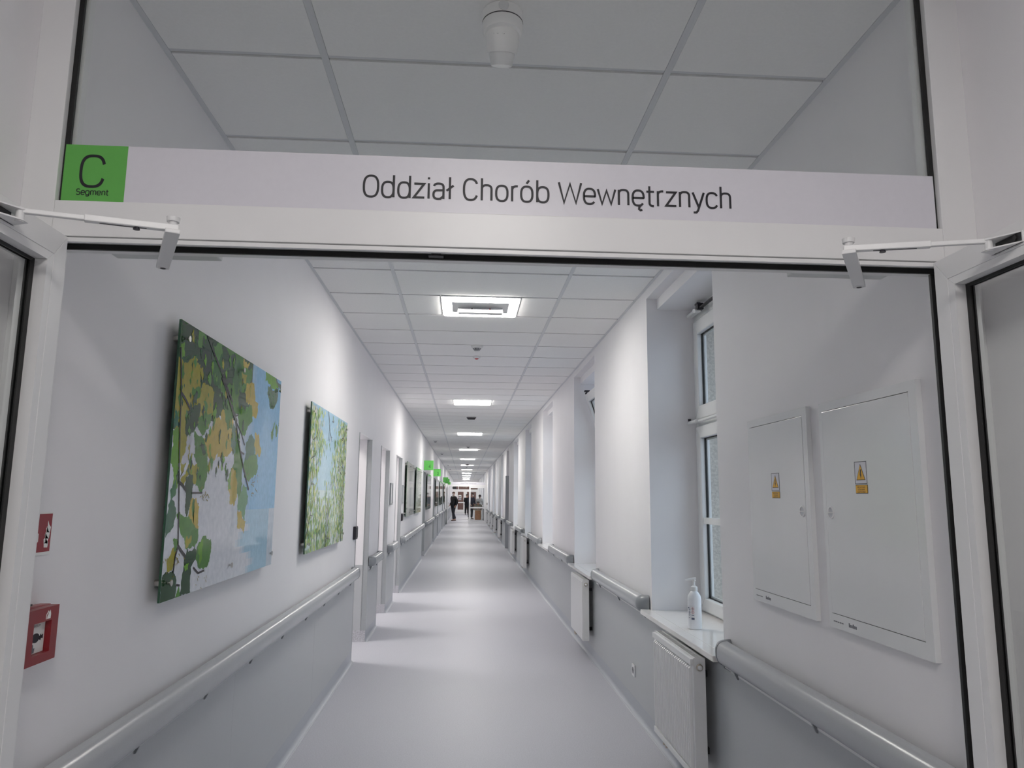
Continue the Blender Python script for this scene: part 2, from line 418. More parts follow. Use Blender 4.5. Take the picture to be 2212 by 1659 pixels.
# ---- ceiling: dark void, runners, cross tees and single tiles
ce = struct('ceiling', 'plenum', (XL-.1, XR+.1, -5, YD+.4, ZC+.045, ZC+.1))
TEE = .022; TR = .005
for x in RUN:
    part('main_runner', 'ceiling_tee', ce, (x-.012, x+.012, FY+.07, YE, ZC-.001, ZC+.04))
part('edge_trim', 'ceiling_tee', ce, (XL, XL+.02, FY+.07, YE, ZC-.001, ZC+.02))
part('edge_trim', 'ceiling_tee', ce, (XR-.02, XR, FY+.07, YE, ZC-.001, ZC+.02))
BAYS = [(XL+.021, RUN[0]-.013), (RUN[0]+.013, RUN[1]-.013), (RUN[1]+.013, XR-.021)]
LX0, LX1 = -.205, .395
ROWS = range(-1, 67)
LIGHT_ROWS = [5+10*i for i in range(7)]
meshes = {}
def tile(x0, x1, k):
    key = round(x1-x0, 4)
    if key not in meshes:
        o = part('ceiling_tile', 'ceiling_tile', ce, (0, x1-x0, TEE/2+.005, .6-TEE/2-.0005, ZC, ZC+.018)); meshes[key] = o.data
    else:
        o = bpy.data.objects.new('ceiling_tile', meshes[key]); COL.objects.link(o); attach(o, ce)
    o.location = (x0, ROW0+.6*k, 0)
tee = None
for k in ROWS:
    if k > -1:
        if tee is None: tee = part('cross_tee', 'ceiling_tee', ce, (XL+.02, XR-.02, -TEE/2, TEE/2, ZC+TR, ZC+.03)); o = tee
        else: o = bpy.data.objects.new('cross_tee', tee.data); COL.objects.link(o); attach(o, ce)
        o.location = (0, ROW0+.6*k, 0)
    for i, (a, b) in enumerate(BAYS):
        if i == 1 and k in LIGHT_ROWS:
            tile(a, LX0-.006, k); tile(LX1+.006, b, k)
        else: tile(a, b, k)
# lobby ceilings, plain sheets beyond both door frames
bm = bmesh.new()
for k in range(67, 108):
    for a, b in BAYS:
        if ROW0+.6*k > YE and ROW0+.6*(k+1) < YD: box(bm, a, b, ROW0+.6*k+.014, ROW0+.6*k+.59, ZC, ZC+.018)
o = finish('ceiling_tile', bm, 'ceiling_tile', ce); o['kind'] = 'stuff'
part('main_runner', 'ceiling_tee', ce, (XL, XR, YE+.1, YD, ZC+.005, ZC+.03))
yn = ROW0-3.0
part('lobby_sheet', 'ceiling_tile', ce, (XL, LX0, -5, FY+.07, ZC, ZC+.03), (LX1, XR, -5, FY+.07, ZC, ZC+.03), (LX0, LX1, -5, yn, ZC, ZC+.03), (LX0, LX1, yn+.6, FY+.07, ZC, ZC+.03))

# ---- ceiling lights
def panel(x0, y0, m, label, group=None):
    t = thing('ceiling_light', ((x0+x0+.6)/2, y0+.3, ZC), label, 'light', group)
    part('diffuser', m, t, (x0+.012, x0+.588, y0+.02, y0+.58, ZC-.013, ZC+.004))
    mitre('frame', 'white_metal', t, lambda u, v, w: (u, v, w), (x0, x0+.6, y0+.008, y0+.592), (x0+.012, x0+.588, y0+.02, y0+.58), ZC-.006, ZC+.02, names=('frame_side', 'frame_end'))
    return t
ORD = 'first second third fourth fifth sixth seventh eighth ninth tenth eleventh twelfth'.split()
for n, k in enumerate(LIGHT_ROWS):
    if n == 0: panel(LX0, ROW0+.6*k, 'panel_first', 'bright square ceiling light with an emergency lamp in its middle')
    else: panel(LX0, ROW0+.6*k, 'panel_light', '%s bright square ceiling light past the department sign' % ORD[n], 'panel lights along the corridor ceiling')
for n, yy in enumerate((47.36, 53.36, 59.36, 65.0)):
    panel(LX0, yy, 'panel_light', '%s bright square ceiling light beyond the far glazed doors' % ORD[n], 'panel lights beyond the far doors')
panel(LX0, ROW0-.6*5, 'panel_near', 'square ceiling light of the lobby in front of the glazed doors')

# ---- dado and skirting (parts of the walls)
def dado_run(wall, X, sgn, a, b, top=.736, name='dado_panel'):
    """sgn +1: wall on the low X side (left), -1: right"""
    n = max(1, round((b-a)/2.0)); L = (b-a)/n
    for i in range(n):
        y0, y1 = a+i*L, a+(i+1)*L
        if i: y0 += .0012
        part(name, 'dado', wall, (min(X, X+sgn*.004), max(X, X+sgn*.004), y0, y1, .10, top))
    bm = bmesh.new(); R = .028
    prof = [(0, .10), (.0045, .10), (.0045, R)]+[(.0045+R*(1-math.cos(t)), R*(1-math.sin(t))) for t in (PI/2*i/6 for i in range(1, 7))]+[(0.0045+R, 0.0004), (0, .0004)]
    prism(bm, [(X+sgn*p, q) for p, q in prof], lambda u, v, w: (u, w, v), a, b)
    finish('skirting', bm, 'cove', wall)
    part('weld_line', 'weld', wall, (min(X+sgn*.031, X+sgn*.037), max(X+sgn*.031, X+sgn*.037), a, b, .0003, .0022))
y = FY+.08
for a, b in OPEN:
    dado_run(wl, XL, 1, y, a-.006); y = b
dado_run(wl, XL, 1, y, YE-.02)
dado_run(wl, XL, 1, YE+.1, YD)
dado_run(wl, XL, 1, -5, FY-.01)
y = FY+.08
for a, b in sorted(WIN+[DOORR]):
    if a > YE: break
    dado_run(wr, XR, -1, y, a); 
    if (a, b) != DOORR: dado_run(wr, XR, -1, a, b, .768)
    y = b
dado_run(wr, XR, -1, y, YE-.02)
dado_run(wr, XR, -1, YE+.1, YD)
dado_run(wr, XR, -1, -5, FY-.01)

# ---- room doors (left) : jambs, linings, leaves
for n, (a, b) in enumerate(OPEN):
    d = thing('door_%d' % (n+2), (XL, (a+b)/2, 0), kind='structure')
    # corridor-side metal edge on both jambs and head
    part('jamb', 'jamb', d, (XL-.045, XL+.006, b-.002, b+.010, .115, DH))
    part('jamb', 'jamb', d, (XL-.045, XL+.006, a-.010, a+.002, .0, DH))
    part('head_jamb', 'white_metal', d, (XL-.045, XL+.001, a, b, DH-.002, DH+.004))
    part('plinth', 'terrazzo', d, (XL-WT, XL+.004, b-.004, b, 0, .115))
    part('lining', 'dado', d, (XL-WT, XL-.046, b-.003, b, .115, .80))
    part('weld_line', 'jamb', d, (XL-.049, XL-.046, b-.006, b, .115, DH))
    if n > 2:
        part('door_leaf', 'door_grey', d, (XL-.20, XL-.155, a+.02, b-.004, .01, DH-.02))
        mitre('door_lining', 'door_grey', d, FX, (a, b-.004, 0, DH), (a+.03, b-.034, -.03, DH-.03), XL-.22, XL-.15, names=('frame_post', 'frame_head'))
# grey door standing in the right wall between the fifth and sixth window
d = thing('door_12', (XR, DOORR[0], 0), kind='structure')
part('door_leaf', 'door_grey', d, (XR+.24, XR+.285, DOORR[0]+.05, DOORR[1]-.05, .01, 2.13))
part('frame_post', 'door_grey', d, (XR-.03, XR+.30, DOORR[1]-.05, DOORR[1], 0, 2.18))
part('frame_post', 'door_grey', d, (XR+.2, XR+.30, DOORR[0], DOORR[0]+.05, 0, 2.18))
part('frame_head', 'door_grey', d, (XR+.2, XR+.30, DOORR[0]+.05, DOORR[1]-.05, 2.13, 2.18))

# ---- windows
def window(n, a, b, tilt=False, detail=True):
    wd = thing('window_%d' % n, (WX, (a+b)/2, SZ), kind='structure')
    x0, x1 = 1.605, 1.66
    top, bot = LZ, SZ
    mitre('frame', 'white_plastic', wd, FX, (a, b, bot-.02, top), (a+.055, b-.055, bot+.015, top-.09), x0+.01, x1+.02, names=('frame_post', 'frame_rail'), bevel=.003)
    part('frame_transom', 'white_plastic', wd, (x0+.01, x1+.02, a+.055, b-.055, 2.025, 2.10), bevel=.003)
    lo = (a+.045, b-.045, bot+.012, 2.035); li = (a+.135, b-.135, bot+.095, 1.955)
    def sash(o, i, ang=0, piv=None):
        objs = mitre('sash', 'white_plastic', wd, FX, o, i, x0-.012, x1, names=('sash_stile', 'sash_rail'), bevel=.006)
        e = .022; ii = (i[0]-.001, i[1]+.001, i[2]-.001, i[3]+.001)
        objs += mitre('gasket', 'gasket', wd, FX, ii, (i[0]+.006, i[1]-.006, i[2]+.006, i[3]-.006), x0+.018, x0+.03, names=('sash_gasket', 'sash_gasket'))
        objs.append(part('pane', 'window_glass', wd, (x0+.022, x0+.026, i[0]-.001, i[1]+.001, i[2]-.001, i[3]+.001)))
        objs += mitre('spacer', 'white_metal', wd, FX, (i[0]+.004, i[1]-.004, i[2]+.004, i[3]-.004), (i[0]+.016, i[1]-.016, i[2]+.016, i[3]-.016), x0+.032, x0+.04, names=('spacer_bar', 'spacer_bar'))
        if ang:
            M = Matrix.Translation(piv) @ Matrix.Rotation(ang, 4, 'Y') @ Matrix.Translation(-Vector(piv))
            for ob in objs: ob.data.transform(M)
        return objs
    sash(lo, li)
    uo = (a+.045, b-.045, 2.085, 2.775); ui = (a+.135, b-.135, 2.175, 2.68)
    sash(uo, ui, math.radians(-17) if tilt else 0, (x0, 0, 2.09))
    part('glazing_bar', 'white_plastic', wd, (x0-.004, x0+.03, a+.135, b-.135, 1.38, 1.42))
    # sill
    part('sill', 'sill', wd, (XR-.002, x0+.012, a, b, SZ-.03, SZ), bevel=.002)
    part('sill_nosing', 'sill', wd, (XR-.072, XR-.0021, a-.04, b+.04, SZ-.03, SZ), bevel=.004)
    # handle
    if detail:
        hy = (a+b)/2-.02
        bm = bmesh.new(); box(bm, x0-.022, x0-.012, hy-.014, hy+.014, 1.29, 1.35); box(bm, x0-.05, x0-.02, hy-.008, hy+.008, 1.31, 1.33); box(bm, x0-.056, x0-.04, hy-.009, hy+.009, 1.20, 1.335)
        finish('handle', bm, 'white_plastic', wd, .004)
        ry = b-.16
        # opener rail and lever of the top light
        if not tilt:
            part('opener_track', 'white_plastic', wd, (x0-.05, x0-.012, b-.20, b-.03, 2.815, 2.835), bevel=.002)
            part('opener_rod', 'dark', wd, (x0-.042, x0-.02, b-.85, b-.19, 2.822, 2.832))
            bm = bmesh.new(); box(bm, x0-.055, x0-.012, b-.30, b-.25, 2.815, 2.86); box(bm, x0-.06, x0-.035, b-.305, b-.245, 2.85, 2.862)
            finish('opener_bracket', bm, 'black_plastic', wd, .004)
            bm = bmesh.new(); cyl(bm, (x0-.075, b-.28, 2.805), (x0-.03, b-.255, 2.815), .014); finish('opener_roller', bm, 'white_plastic', wd, smooth=True)
        else:
            bm = bmesh.new(); box(bm, x0-.225, x0-.165, b-.14, b-.08, 2.772, 2.790); box(bm, x0-.215, x0-.185, b-.13, b-.09, 2.745, 2.762); box(bm, x0-.205, x0-.190, b-.115, b-.10, 2.72, 2.775)
            finish('opener_bracket', bm, 'black_plastic', wd, .004)
        bm = bmesh.new(); box(bm, x0-.045, x0-.013, a+.06, b-.05, 2.058, 2.072); cyl(bm, (x0-.05, b-.02, 2.065), (x0-.05, b-.2, 2.065), .012)
        finish('vent_rail', bm, 'white_plastic', wd, .003)
        bm = bmesh.new(); cyl(bm, (x0-.05, b-.035, 2.077), (x0-.05, b-.035, 2.093), .011, n=12); finish('vent_knob', bm, 'black_plastic', wd)
    return wd
for n, (a, b) in enumerate(WIN):
    window(n+1, a, b, tilt=(n == 1), detail=(n < 5))

# ================================================================== NEAR DOOR FRAME
GX0, GX1 = -.967, 1.185       # transom glass opening
TZ = 2.222; TT = 2.992
fr = thing('door_frame', (.11, FY, 0), 'white aluminium frame of the wide open doorway with a glazed transom', 'door frame')
mf = 'white_metal'
part('post', mf, fr, (XL, GX0, FY, FY+.075, 0, ZC-.002), bevel=.0015)
part('post', mf, fr, (GX1, XR, FY, FY+.075, 0, ZC-.002), bevel=.0015)
part('head_bar', mf, fr, (GX0+.0005, GX1-.0005, FY, FY+.075, TT, ZC-.002), bevel=.0015)
part('transom_bar', mf, fr, (GX0+.0005, GX1-.0005, FY, FY+.06, 2.136, TZ), bevel=.0015)
part('transom_lip', mf, fr, (GX0+.0005, GX1-.0005, FY+.001, FY+.012, 2.1225, 2.133), bevel=.001)
part('door_stop', mf, fr, (GX0+.0005, GX1-.0005, FY+.047, FY+.075, 2.119, 2.200))
part('head_seal', 'gasket', fr, (GX0+.0005, GX1-.0005, FY+.040, FY+.0468, 2.117, 2.1305))
part('jamb_seal', 'gasket', fr, (GX1-.011, GX1-.0008, FY+.045, FY+.054, 0, 2.117))
part('jamb_seal', 'gasket', fr, (GX0+.0008, GX0+.005, FY+.045, FY+.054, 0, 2.117))
part('pane', 'glass', fr, (GX0+.002, GX1-.002, FY+.024, FY+.030, TZ+.002, TT-.002))
mitre('glazing_seal', 'gasket', fr, FYp, (GX0+.0006, GX1-.0006, TZ+.0006, TT-.0006), (GX0+.0125, GX1-.0125, TZ+.0125, TT-.0125), FY+.016, FY+.0235, names=('glazing_seal', 'glazing_seal'))
mitre('glazing_bead', mf, fr, FYp, (GX0+.0006, GX1-.0006, TZ+.0006, TT-.0006), (GX0+.018, GX1-.018, TZ+.018, TT-.018), FY+.031, FY+.055, names=('glazing_bead', 'glazing_bead'))
bm = bmesh.new(); cyl(bm, (-.08, FY+.026, 2.1205), (-.08, FY+.026, 2.14), .012); box(bm, -.098, -.062, FY+.018, FY+.036, 2.119, 2.1225)
finish('latch_keep', bm, 'dark', fr)

# ---- department sign on the transom glass
sg = thing('department_sign', (.11, FY+.012, TZ), 'long white department sign with a green letter C square above the doorway', 'sign')
SY = FY+.012
part('board', 'sign_white', sg, (-.817, GX1-.007, SY, SY+.0035, TZ+.0005, 2.366))
part('segment_square', 'green', sg, (GX0+.0065, -.8172, SY-.0002, SY+.0035, TZ+.0005, 2.366))
stroke_text('lettering', 'Oddział Chorób Wewnętrznych', 'print_black', sg, FYp, -.262, 2.2605, .0535, .916, w1=SY-.0006, wt=.104)
stroke_text('small_lettering', 'Segment', 'print_black', sg, FYp, -.9275, 2.2415, .0140, .0755, w1=SY-.0008, wt=.15)
bm = bmesh.new()   # tall rounded letter C
cxu, cvv, rx, rz, th = -.894, 2.3005, .0265, .0385, .0068
pts_o, pts_i = [], []
def sup(t, a, b):
    c, s = math.cos(t), math.sin(t); e = .72
    return (math.copysign(abs(c)**e, c)*a, math.copysign(abs(s)**e, s)*b)
for i in range(41):
    t = math.radians(20)+math.radians(320)*i/40
    ou, ov = sup(t, rx+th/2, rz+th/2); iu, iv = sup(t, rx-th/2, rz-th/2)
    pts_o.append((cxu+ou, cvv+ov)); pts_i.append((cxu+iu, cvv+iv))
for i in range(40):
    vs = [bm.verts.new(FYp(u, v, SY-.0008)) for u, v in (pts_o[i], pts_o[i+1], pts_i[i+1], pts_i[i])]; bm.faces.new(vs)
finish('letter', bm, 'print_black', sg)

# ---- open door leaves
def leaf(side, label):
    s = side
    X = -.925 if s < 0 else 1.15           # inner face
    t = thing('door_leaf', (X, 1.2, 0), label, 'door')
    Y1, Y0, Z1, Z0, TH = 1.695, .66, 2.13, .008, .062
    xa, xb = X, X+s*TH
    fn = FX
    sx = lambda d: X+s*d
    mitre('frame', mf, t, fn, (Y0, Y1, Z0, Z1), (Y0+.047, Y1-.047, Z0+.12, Z1-.055), xa, xb, names=('stile', 'rail'), bevel=.0012)
    mitre('bead', mf, t, fn, (Y0+.0475, Y1-.0475, Z0+.1205, Z1-.0555), (Y0+.07, Y1-.07, Z0+.14, Z1-.0745), sx(.0012), sx(.028), names=('glazing_bead', 'glazing_bead'))
    mitre('bead', mf, t, fn, (Y0+.0475, Y1-.0475, Z0+.1205, Z1-.0555), (Y0+.07, Y1-.07, Z0+.14, Z1-.0745), sx(.041), sx(.061), names=('glazing_bead', 'glazing_bead'))
    part('pane', 'glass', t, (min(sx(.031), sx(.037)), max(sx(.031), sx(.037)), Y0+.05, Y1-.05, Z0+.125, Z1-.06))
    mitre('seal', 'gasket', t, fn, (Y0+.0655, Y1-.0655, Z0+.135, Z1-.070), (Y0+.0855, Y1-.0855, Z0+.155, Z1-.0825), sx(.0275), sx(.0308), names=('glazing_seal', 'glazing_seal'))
    mitre('seal', 'gasket', t, fn, (Y0+.0655, Y1-.0655, Z0+.135, Z1-.070), (Y0+.0835, Y1-.0835, Z0+.155, Z1-.0815), sx(.0372), sx(.0405), names=('glazing_seal', 'glazing_seal'))
    for z in (.25, 1.05, 1.85):
        bm = bmesh.new(); cyl(bm, (sx(.071), Y1-.006, z), (sx(.071), Y1-.006, z+.11), .008, n=12); finish('hinge', bm, 'white_plastic', t, smooth=True)
    # handle on the free side
    bm = bmesh.new(); cyl(bm, (sx(-.05), Y0+.06, 1.0), (sx(-.05), Y0+.06, 1.25), .013)
    cyl(bm, (sx(0), Y0+.06, 1.03), (sx(-.05), Y0+.06, 1.03), .008); cyl(bm, (sx(0), Y0+.06, 1.22), (sx(-.05), Y0+.06, 1.22), .008)
    finish('handle', bm, 'steel', t, smooth=True)
leaf(-1, 'white glazed door leaf with black seals, open beside the red alarm button')
leaf(1, 'white glazed door leaf with black seals, open beside the electrical cabinets')

# ---- door closers
def closer(s, label):
    Xf = -.925 if s < 0 else 1.15
    t = thing('door_closer', (Xf, 1.6, 2.1), label, 'door closer')
    cxm = -.76 if s < 0 else .97
    part('body', 'closer_paint', t, (cxm-.125, cxm+.135, FY+.077, FY+.150, 2.131, 2.20), bevel=.004)
    sp = Vector((-.758 if s < 0 else 1.025, FY+.118, 2.106)); el = Vector((-.642 if s < 0 else .868, 1.572, 2.106)); br = Vector((Xf-s*.030, 1.462, 2.094))
    def bar(a, b, wd, hh, name, ext0=0, ext1=0, m=mf):
        d = (b-a); L = d.length; d.normalize(); n = Vector((-d.y, d.x, 0)).normalized(); up = n.cross(d)*-1
        bm = bmesh.new(); box(bm, -ext0, L+ext1, -wd/2, wd/2, -hh/2, hh/2)
        M = Matrix((d, n, d.cross(n))).transposed().to_4x4(); M.translation = a
        bm.transform(M); return finish(name, bm, m, t, .002)
    bar(sp, el, .030, .010, 'lever', .012, .012)
    bm = bmesh.new(); cyl(bm, sp-Vector((0,0,.0065)), sp+Vector((0,0,.030)), .012); finish('spindle', bm, mf, t, smooth=True)
    bm = bmesh.new(); cyl(bm, sp-Vector((0,0,.0072)), sp-Vector((0,0,.004)), .0065); finish('screw', bm, 'dark', t)
    e2 = el+Vector((0,0,.009))
    b2 = br+Vector((0, 0, .008))
    d = (b2-e2)
    bar(e2, e2+d*.60, .017, .014, 'outer_rod', .012)
    bar(e2+d*.58, b2, .012, .010, 'inner_rod', 0, .005)
    bar(e2+d*.18-Vector((0,0,.0072)), e2+d*.5-Vector((0,0,.0072)), .003, .0012, 'slot', m='dark')
    bm = bmesh.new(); c = e2+d*.25-Vector((0,0,.012)); cyl(bm, c, c+Vector((0,0,.007)), .007, .005, n=12); finish('clamp_screw', bm, 'black_plastic', t)
    bm = bmesh.new(); cyl(bm, e2+Vector((0,0,.006)), e2+Vector((0,0,.014)), .009); cyl(bm, e2+Vector((0,0,.014)), e2+Vector((0,0,.024)), .013, .014); finish('knob', bm, 'white_plastic', t, smooth=True)
    # bracket on the leaf
    bm = bmesh.new()
    ya, yb = 1.40, 1.475
    for z in (2.081, 2.103):
        prism(bm, [(Xf, ya), (Xf, yb+.015), (Xf-s*.040, yb), (Xf-s*.040, yb-.016)], lambda u, v, w: (u, v, w), z, z+.003)
    box(bm, min(Xf, Xf-s*.003), max(Xf, Xf-s*.003), ya, yb+.02, 2.081, 2.106)
    finish('bracket', bm, mf, t)
    part('pocket_shade', 'dark', t, (min(Xf-s*.003, Xf-s*.005), max(Xf-s*.003, Xf-s*.005), ya+.002, yb, 2.0845, 2.1025))  # dark plate paints the shade inside the bracket opening
    bm = bmesh.new(); cyl(bm, (Xf-s*.001, ya+.016, 2.0935), (Xf-s*.009, ya+.016, 2.0935), .006, n=12); finish('bracket_screw', bm, 'dark', t)
    bm = bmesh.new(); cyl(bm, (br.x, br.y, 2.079), (br.x, br.y, 2.108), .008); finish('bracket_pin', bm, 'white_plastic', t, smooth=True)
closer(-1, 'white door closer arm above the leaf near the alarm button')
closer(1, 'white door closer arm above the leaf near the electrical cabinets')

# ================================================================== LEFT WALL THINGS
# ---- fire alarm call point and its sign
t = thing('fire_alarm_button', (XL, 1.885, 1.147), 'red manual fire alarm box with a black button picture', 'fire alarm')
bx = XL+.05
bm = bmesh.new(); prism(bm, [(1.80, 1.140), (1.951, 1.146), (1.951, 1.277), (1.80, 1.283)], FX, XL+.002, XL+.03)
finish('housing', bm, 'red', t, .004)
mitre('face', 'red', t, FX, (1.806, 1.949, 1.149, 1.275), (1.846, 1.920, 1.170, 1.243), XL+.03, bx, names=('face_side', 'face_bar'), gap=0)
part('window', 'print_white', t, (XL+.0301, XL+.036, 1.847, 1.919, 1.171, 1.242))
bm = bmesh.new()
for i in range(16):
    pass
prism(bm, [(1.882+.016*math.cos(i*PI/8), 1.206+.011*math.sin(i*PI/8)) for i in range(16)], FX, XL+.036, XL+.0368)
prism(bm, [(1.893, 1.203), (1.900, 1.209), (1.903, 1.213), (1.905, 1.209), (1.912, 1.211), (1.912, 1.201), (1.905, 1.203), (1.903, 1.198)], FX, XL+.036, XL+.0369)
finish('button_picture', bm, 'print_black', t)
text_mesh('maker_name', 'BOSCH', 'print_black', t, FX, 1.872, 1.2315, .006, .026, w1=XL+.0366)
bm = bmesh.new()
prism(bm, [(1.868, 1.173), (1.880, 1.173), (1.882, 1.184), (1.877, 1.183), (1.875, 1.192), (1.872, 1.192), (1.872, 1.182), (1.867, 1.180)], FX, XL+.036, XL+.0365)
finish('hand_picture', bm, 'print_grey', t)
bm = bmesh.new()
prism(bm, [(1.893, 1.2475), (1.895, 1.2475), (1.895, 1.2565), (1.903, 1.265), (1.902, 1.267), (1.893, 1.2575)], FX, bx, bx+.0006)
prism(bm, [(1.898, 1.2475), (1.912, 1.2475), (1.913, 1.257), (1.910, 1.267), (1.907, 1.261), (1.904, 1.265), (1.902, 1.257), (1.899, 1.254)], FX, bx, bx+.0006)
finish('flame_picture', bm, 'print_white', t)
bm = bmesh.new(); box(bm, XL+.01, XL+.025, 1.856, 1.876, 1.281, 1.285); finish('test_slot', bm, 'dark', t)
t = thing('fire_alarm_sign', (XL, 1.92, 1.40), 'small red fire alarm sign with white flames above the alarm box', 'sign')
part('plate', 'print_white', t, (XL+.0005, XL+.002, 1.858, 1.970, 1.394, 1.498))
part('red_field', 'red_flat', t, (XL+.002, XL+.0026, 1.861, 1.967, 1.4015, 1.4945))
bm = bmesh.new()
def flame(u, v, s):
    prism(bm, [(u, v), (u+.016*s, v-.001), (u+.018*s, v+.012*s), (u+.010*s, v+.018*s), (u+.004*s, v+.028*s), (u+.004*s, v+.014*s), (u-.002*s, v+.010*s)], FX, XL+.0026, XL+.0031)
for u, v, s in ((1.940, 1.412, .95), (1.938, 1.422, 1.0), (1.942, 1.434, 1.05), (1.945, 1.449, 1.0)): flame(u, v, s)
finish('flame_picture', bm, 'print_white', t)
bm = bmesh.new()
prism(bm, [(1.880, 1.408), (1.905, 1.408), (1.908, 1.425), (1.912, 1.428), (1.912, 1.447), (1.905, 1.448), (1.898, 1.444), (1.885, 1.450), (1.876, 1.44)], FX, XL+.0026, XL+.0031)
finish('hand_picture', bm, 'print_white', t)

# ---- handrails
RZ0, RZ1, RD = .776, .886, .085
def rail_prof():
    out = []
    for i in range(13):
        t = -PI/2+PI*i/12
        c, s = math.cos(t), math.sin(t)
        out.append((.034+(RD-.034)*abs(c)**.8, (RZ0+RZ1)/2+(RZ1-RZ0)/2*math.copysign(abs(s)**.8, s)))
    out += [(.022, RZ1-.012), (.022, RZ0+.012)]
    return out
def handrail(X, s, a, b, label, group=None, caps=(True, True)):
    """s=+1 wall on the left side (rail goes +X), -1 right wall"""
    t = thing('handrail', (X, (a+b)/2, RZ0), label, 'handrail', group)
    pr = rail_prof(); e0 = RD if caps[0] else 0; e1 = RD if caps[1] else 0
    bm = bmesh.new(); prism(bm, pr, lambda u, v, w: (X+s*u, w, v), a+e0+.001, b-e1-.001)
    finish('rail', bm, 'rail', t, smooth=True)
    for on, yc, sg in ((caps[0], a+e0, -1), (caps[1], b-e1, 1)):
        if not on: continue
        bm = bmesh.new(); rings = []
        for i in range(9):
            th = PI/2*i/8*.94
            rings.append([bm.verts.new((X+s*max(u*1.03*math.cos(th), .0006), yc+sg*u*1.0*math.sin(th), (RZ0+RZ1)/2+(v-(RZ0+RZ1)/2)*1.03)) for u, v in pr])
        n = len(pr)
        for A, B in zip(rings, rings[1:]):
            for i in range(n): bm.faces.new((A[i], A[(i+1) % n], B[(i+1) % n], B[i]))
        bm.faces.new(rings[0][::-1]); bm.faces.new(rings[-1])
        finish('end_cap', bm, 'rail_cap', t, smooth=True)
    n = max(2, round((b-a)/.62))
    src = None
    for i in range(n):
        y = a+.14+(b-a-.28)*i/(n-1)
        if src is None:
            bm = bmesh.new(); prism(bm, [(0.0005, .724), (.010, .726), (.034, .776), (.036, .80), (.0005, .80)], lambda u, v, w: (X+s*u, w, v), -.006, .006)
            src = finish('bracket', bm, 'rail_cap', t); src.location = (0, y, 0)
        else:
            c = src.copy(); COL.objects.link(c); c.location = (0, y, 0)
    # thin pale clip line under the rail
    part('clip_strip', 'white_metal', t, (min(X+s*.0045, X+s*.007), max(X+s*.0045, X+s*.007), a+.05, b-.05, .737, .750))
handrail(XL, 1, FY+.10, 7.20, 'long grey handrail beneath the two tree pictures by the alarm button', caps=(False, True))
handrail(XL, 1, 8.36, 9.24, 'short grey handrail between the first and second open doors')
handrail(XL, 1, 10.34, 11.31, 'short grey handrail between the second and third open doors')
handrail(XL, 1, 12.40, 18.62, 'long grey handrail beneath the two pictures before green sign four')
handrail(XL, 1, 19.90, 24.70, 'grey handrail between green signs four and three')
handrail(XL, 1, 25.95, 28.70, 'grey handrail just past green sign three')
handrail(XL, 1, 29.85, 34.70, 'grey handrail ending at green sign two')
handrail(XL, 1, 35.9, 38.5, 'grey handrail just past green sign two')
handrail(XL, 1, 39.75, 41.45, 'grey handrail ending at the far glazed doors under the last green sign')
handrail(XR, -1, FY+.10, 3.62, 'grey handrail beneath the two electrical cabinets', caps=(False, True))
handrail(XR, -1, 5.11, 7.10, 'grey handrail between the sanitiser window and the tilted window, over the socket')
handrail(XR, -1, 8.66, 10.68, 'short grey handrail just past the tilted window')
G = 'short handrails between the far windows'
for n, (a, b) in enumerate(((12.2, 14.2), (15.78, 17.76), (19.5, 21.5), (22.95, 24.98), (26.32, 28.52), (30.1, 32.1), (33.68, 35.66), (37.24, 39.2), (40.8, 42.3))):
    handrail(XR, -1, a, b, ['short grey handrail between the third and fourth windows', 'short grey handrail between the fourth and fifth windows', 'short grey handrail between the fifth window and the grey side door', 'short grey handrail just past the grey side door', 'short grey handrail between the first two windows past the grey side door', 'short grey handrail past the second window after the grey side door', 'short grey handrail past the third window after the grey side door', 'short grey handrail past the fourth window after the grey side door', 'short grey handrail between the last window and the far glazed doors'][n], G)

# ---- door plates and readers
def plate(y0, y1, z0, z1, label):
    t = thing('door_plate', (XL, (y0+y1)/2, z0), label, 'door plate')
    part('back', 'white_plastic', t, (XL+.0008, XL+.010, y0+.01, y1-.01, z0+.01, z1-.01))
    mitre('rim', 'jamb', t, FX, (y0, y1, z0, z1), (y0+.02, y1-.02, z0+.02, z1-.02), XL+.0008, XL+.02, names=('rim_side', 'rim_bar'))
plate(10.44, 10.74, 1.42, 1.72, 'grey framed door plate between the second and third open doors')
plate(12.44, 12.72, 1.42, 1.72, 'grey framed door plate just past the third open door')
def reader(y0, y1, label):
    t = thing('card_reader', (XL, (y0+y1)/2, 1.135), label, 'card reader')
    part('body', 'black_plastic', t, (XL+.0008, XL+.026, y0, y1, 1.135, 1.255), bevel=.004)
    part('faceplate', 'dark', t, (XL+.026, XL+.029, y0+.01, y1-.01, 1.15, 1.245), bevel=.001)
reader(7.15, 7.29, 'black card reader before the first open door')
reader(12.42, 12.56, 'black card reader just past the third open door, below its plate')
# ---- green room number flags
def flag(y, num, label):
    t = thing('room_number_sign', (XL, y, 2.19), label, 'sign')
    part('board', 'green_far', t, (XL+.002, XL+.242, y, y+.012, 2.190, 2.430))
    part('wall_bracket', 'jamb', t, (XL+.0005, XL+.008, y-.006, y+.018, 2.20, 2.42))
    if num: stroke_text('numeral', num, 'print_black', t, FYp, XL+.148, 2.245, .078, w1=y-.0015, wt=.11, centre=True)
flag(18.77, '4', 'square green wall flag sign reading four, nearest the open doors')
flag(24.56, '3', 'square green wall flag sign reading three, past the four sign')
flag(35.54, '2', 'square green wall flag sign reading two, near the far glazed doors')
flag(38.70, '', 'plain green wall flag sign behind the sign reading two')

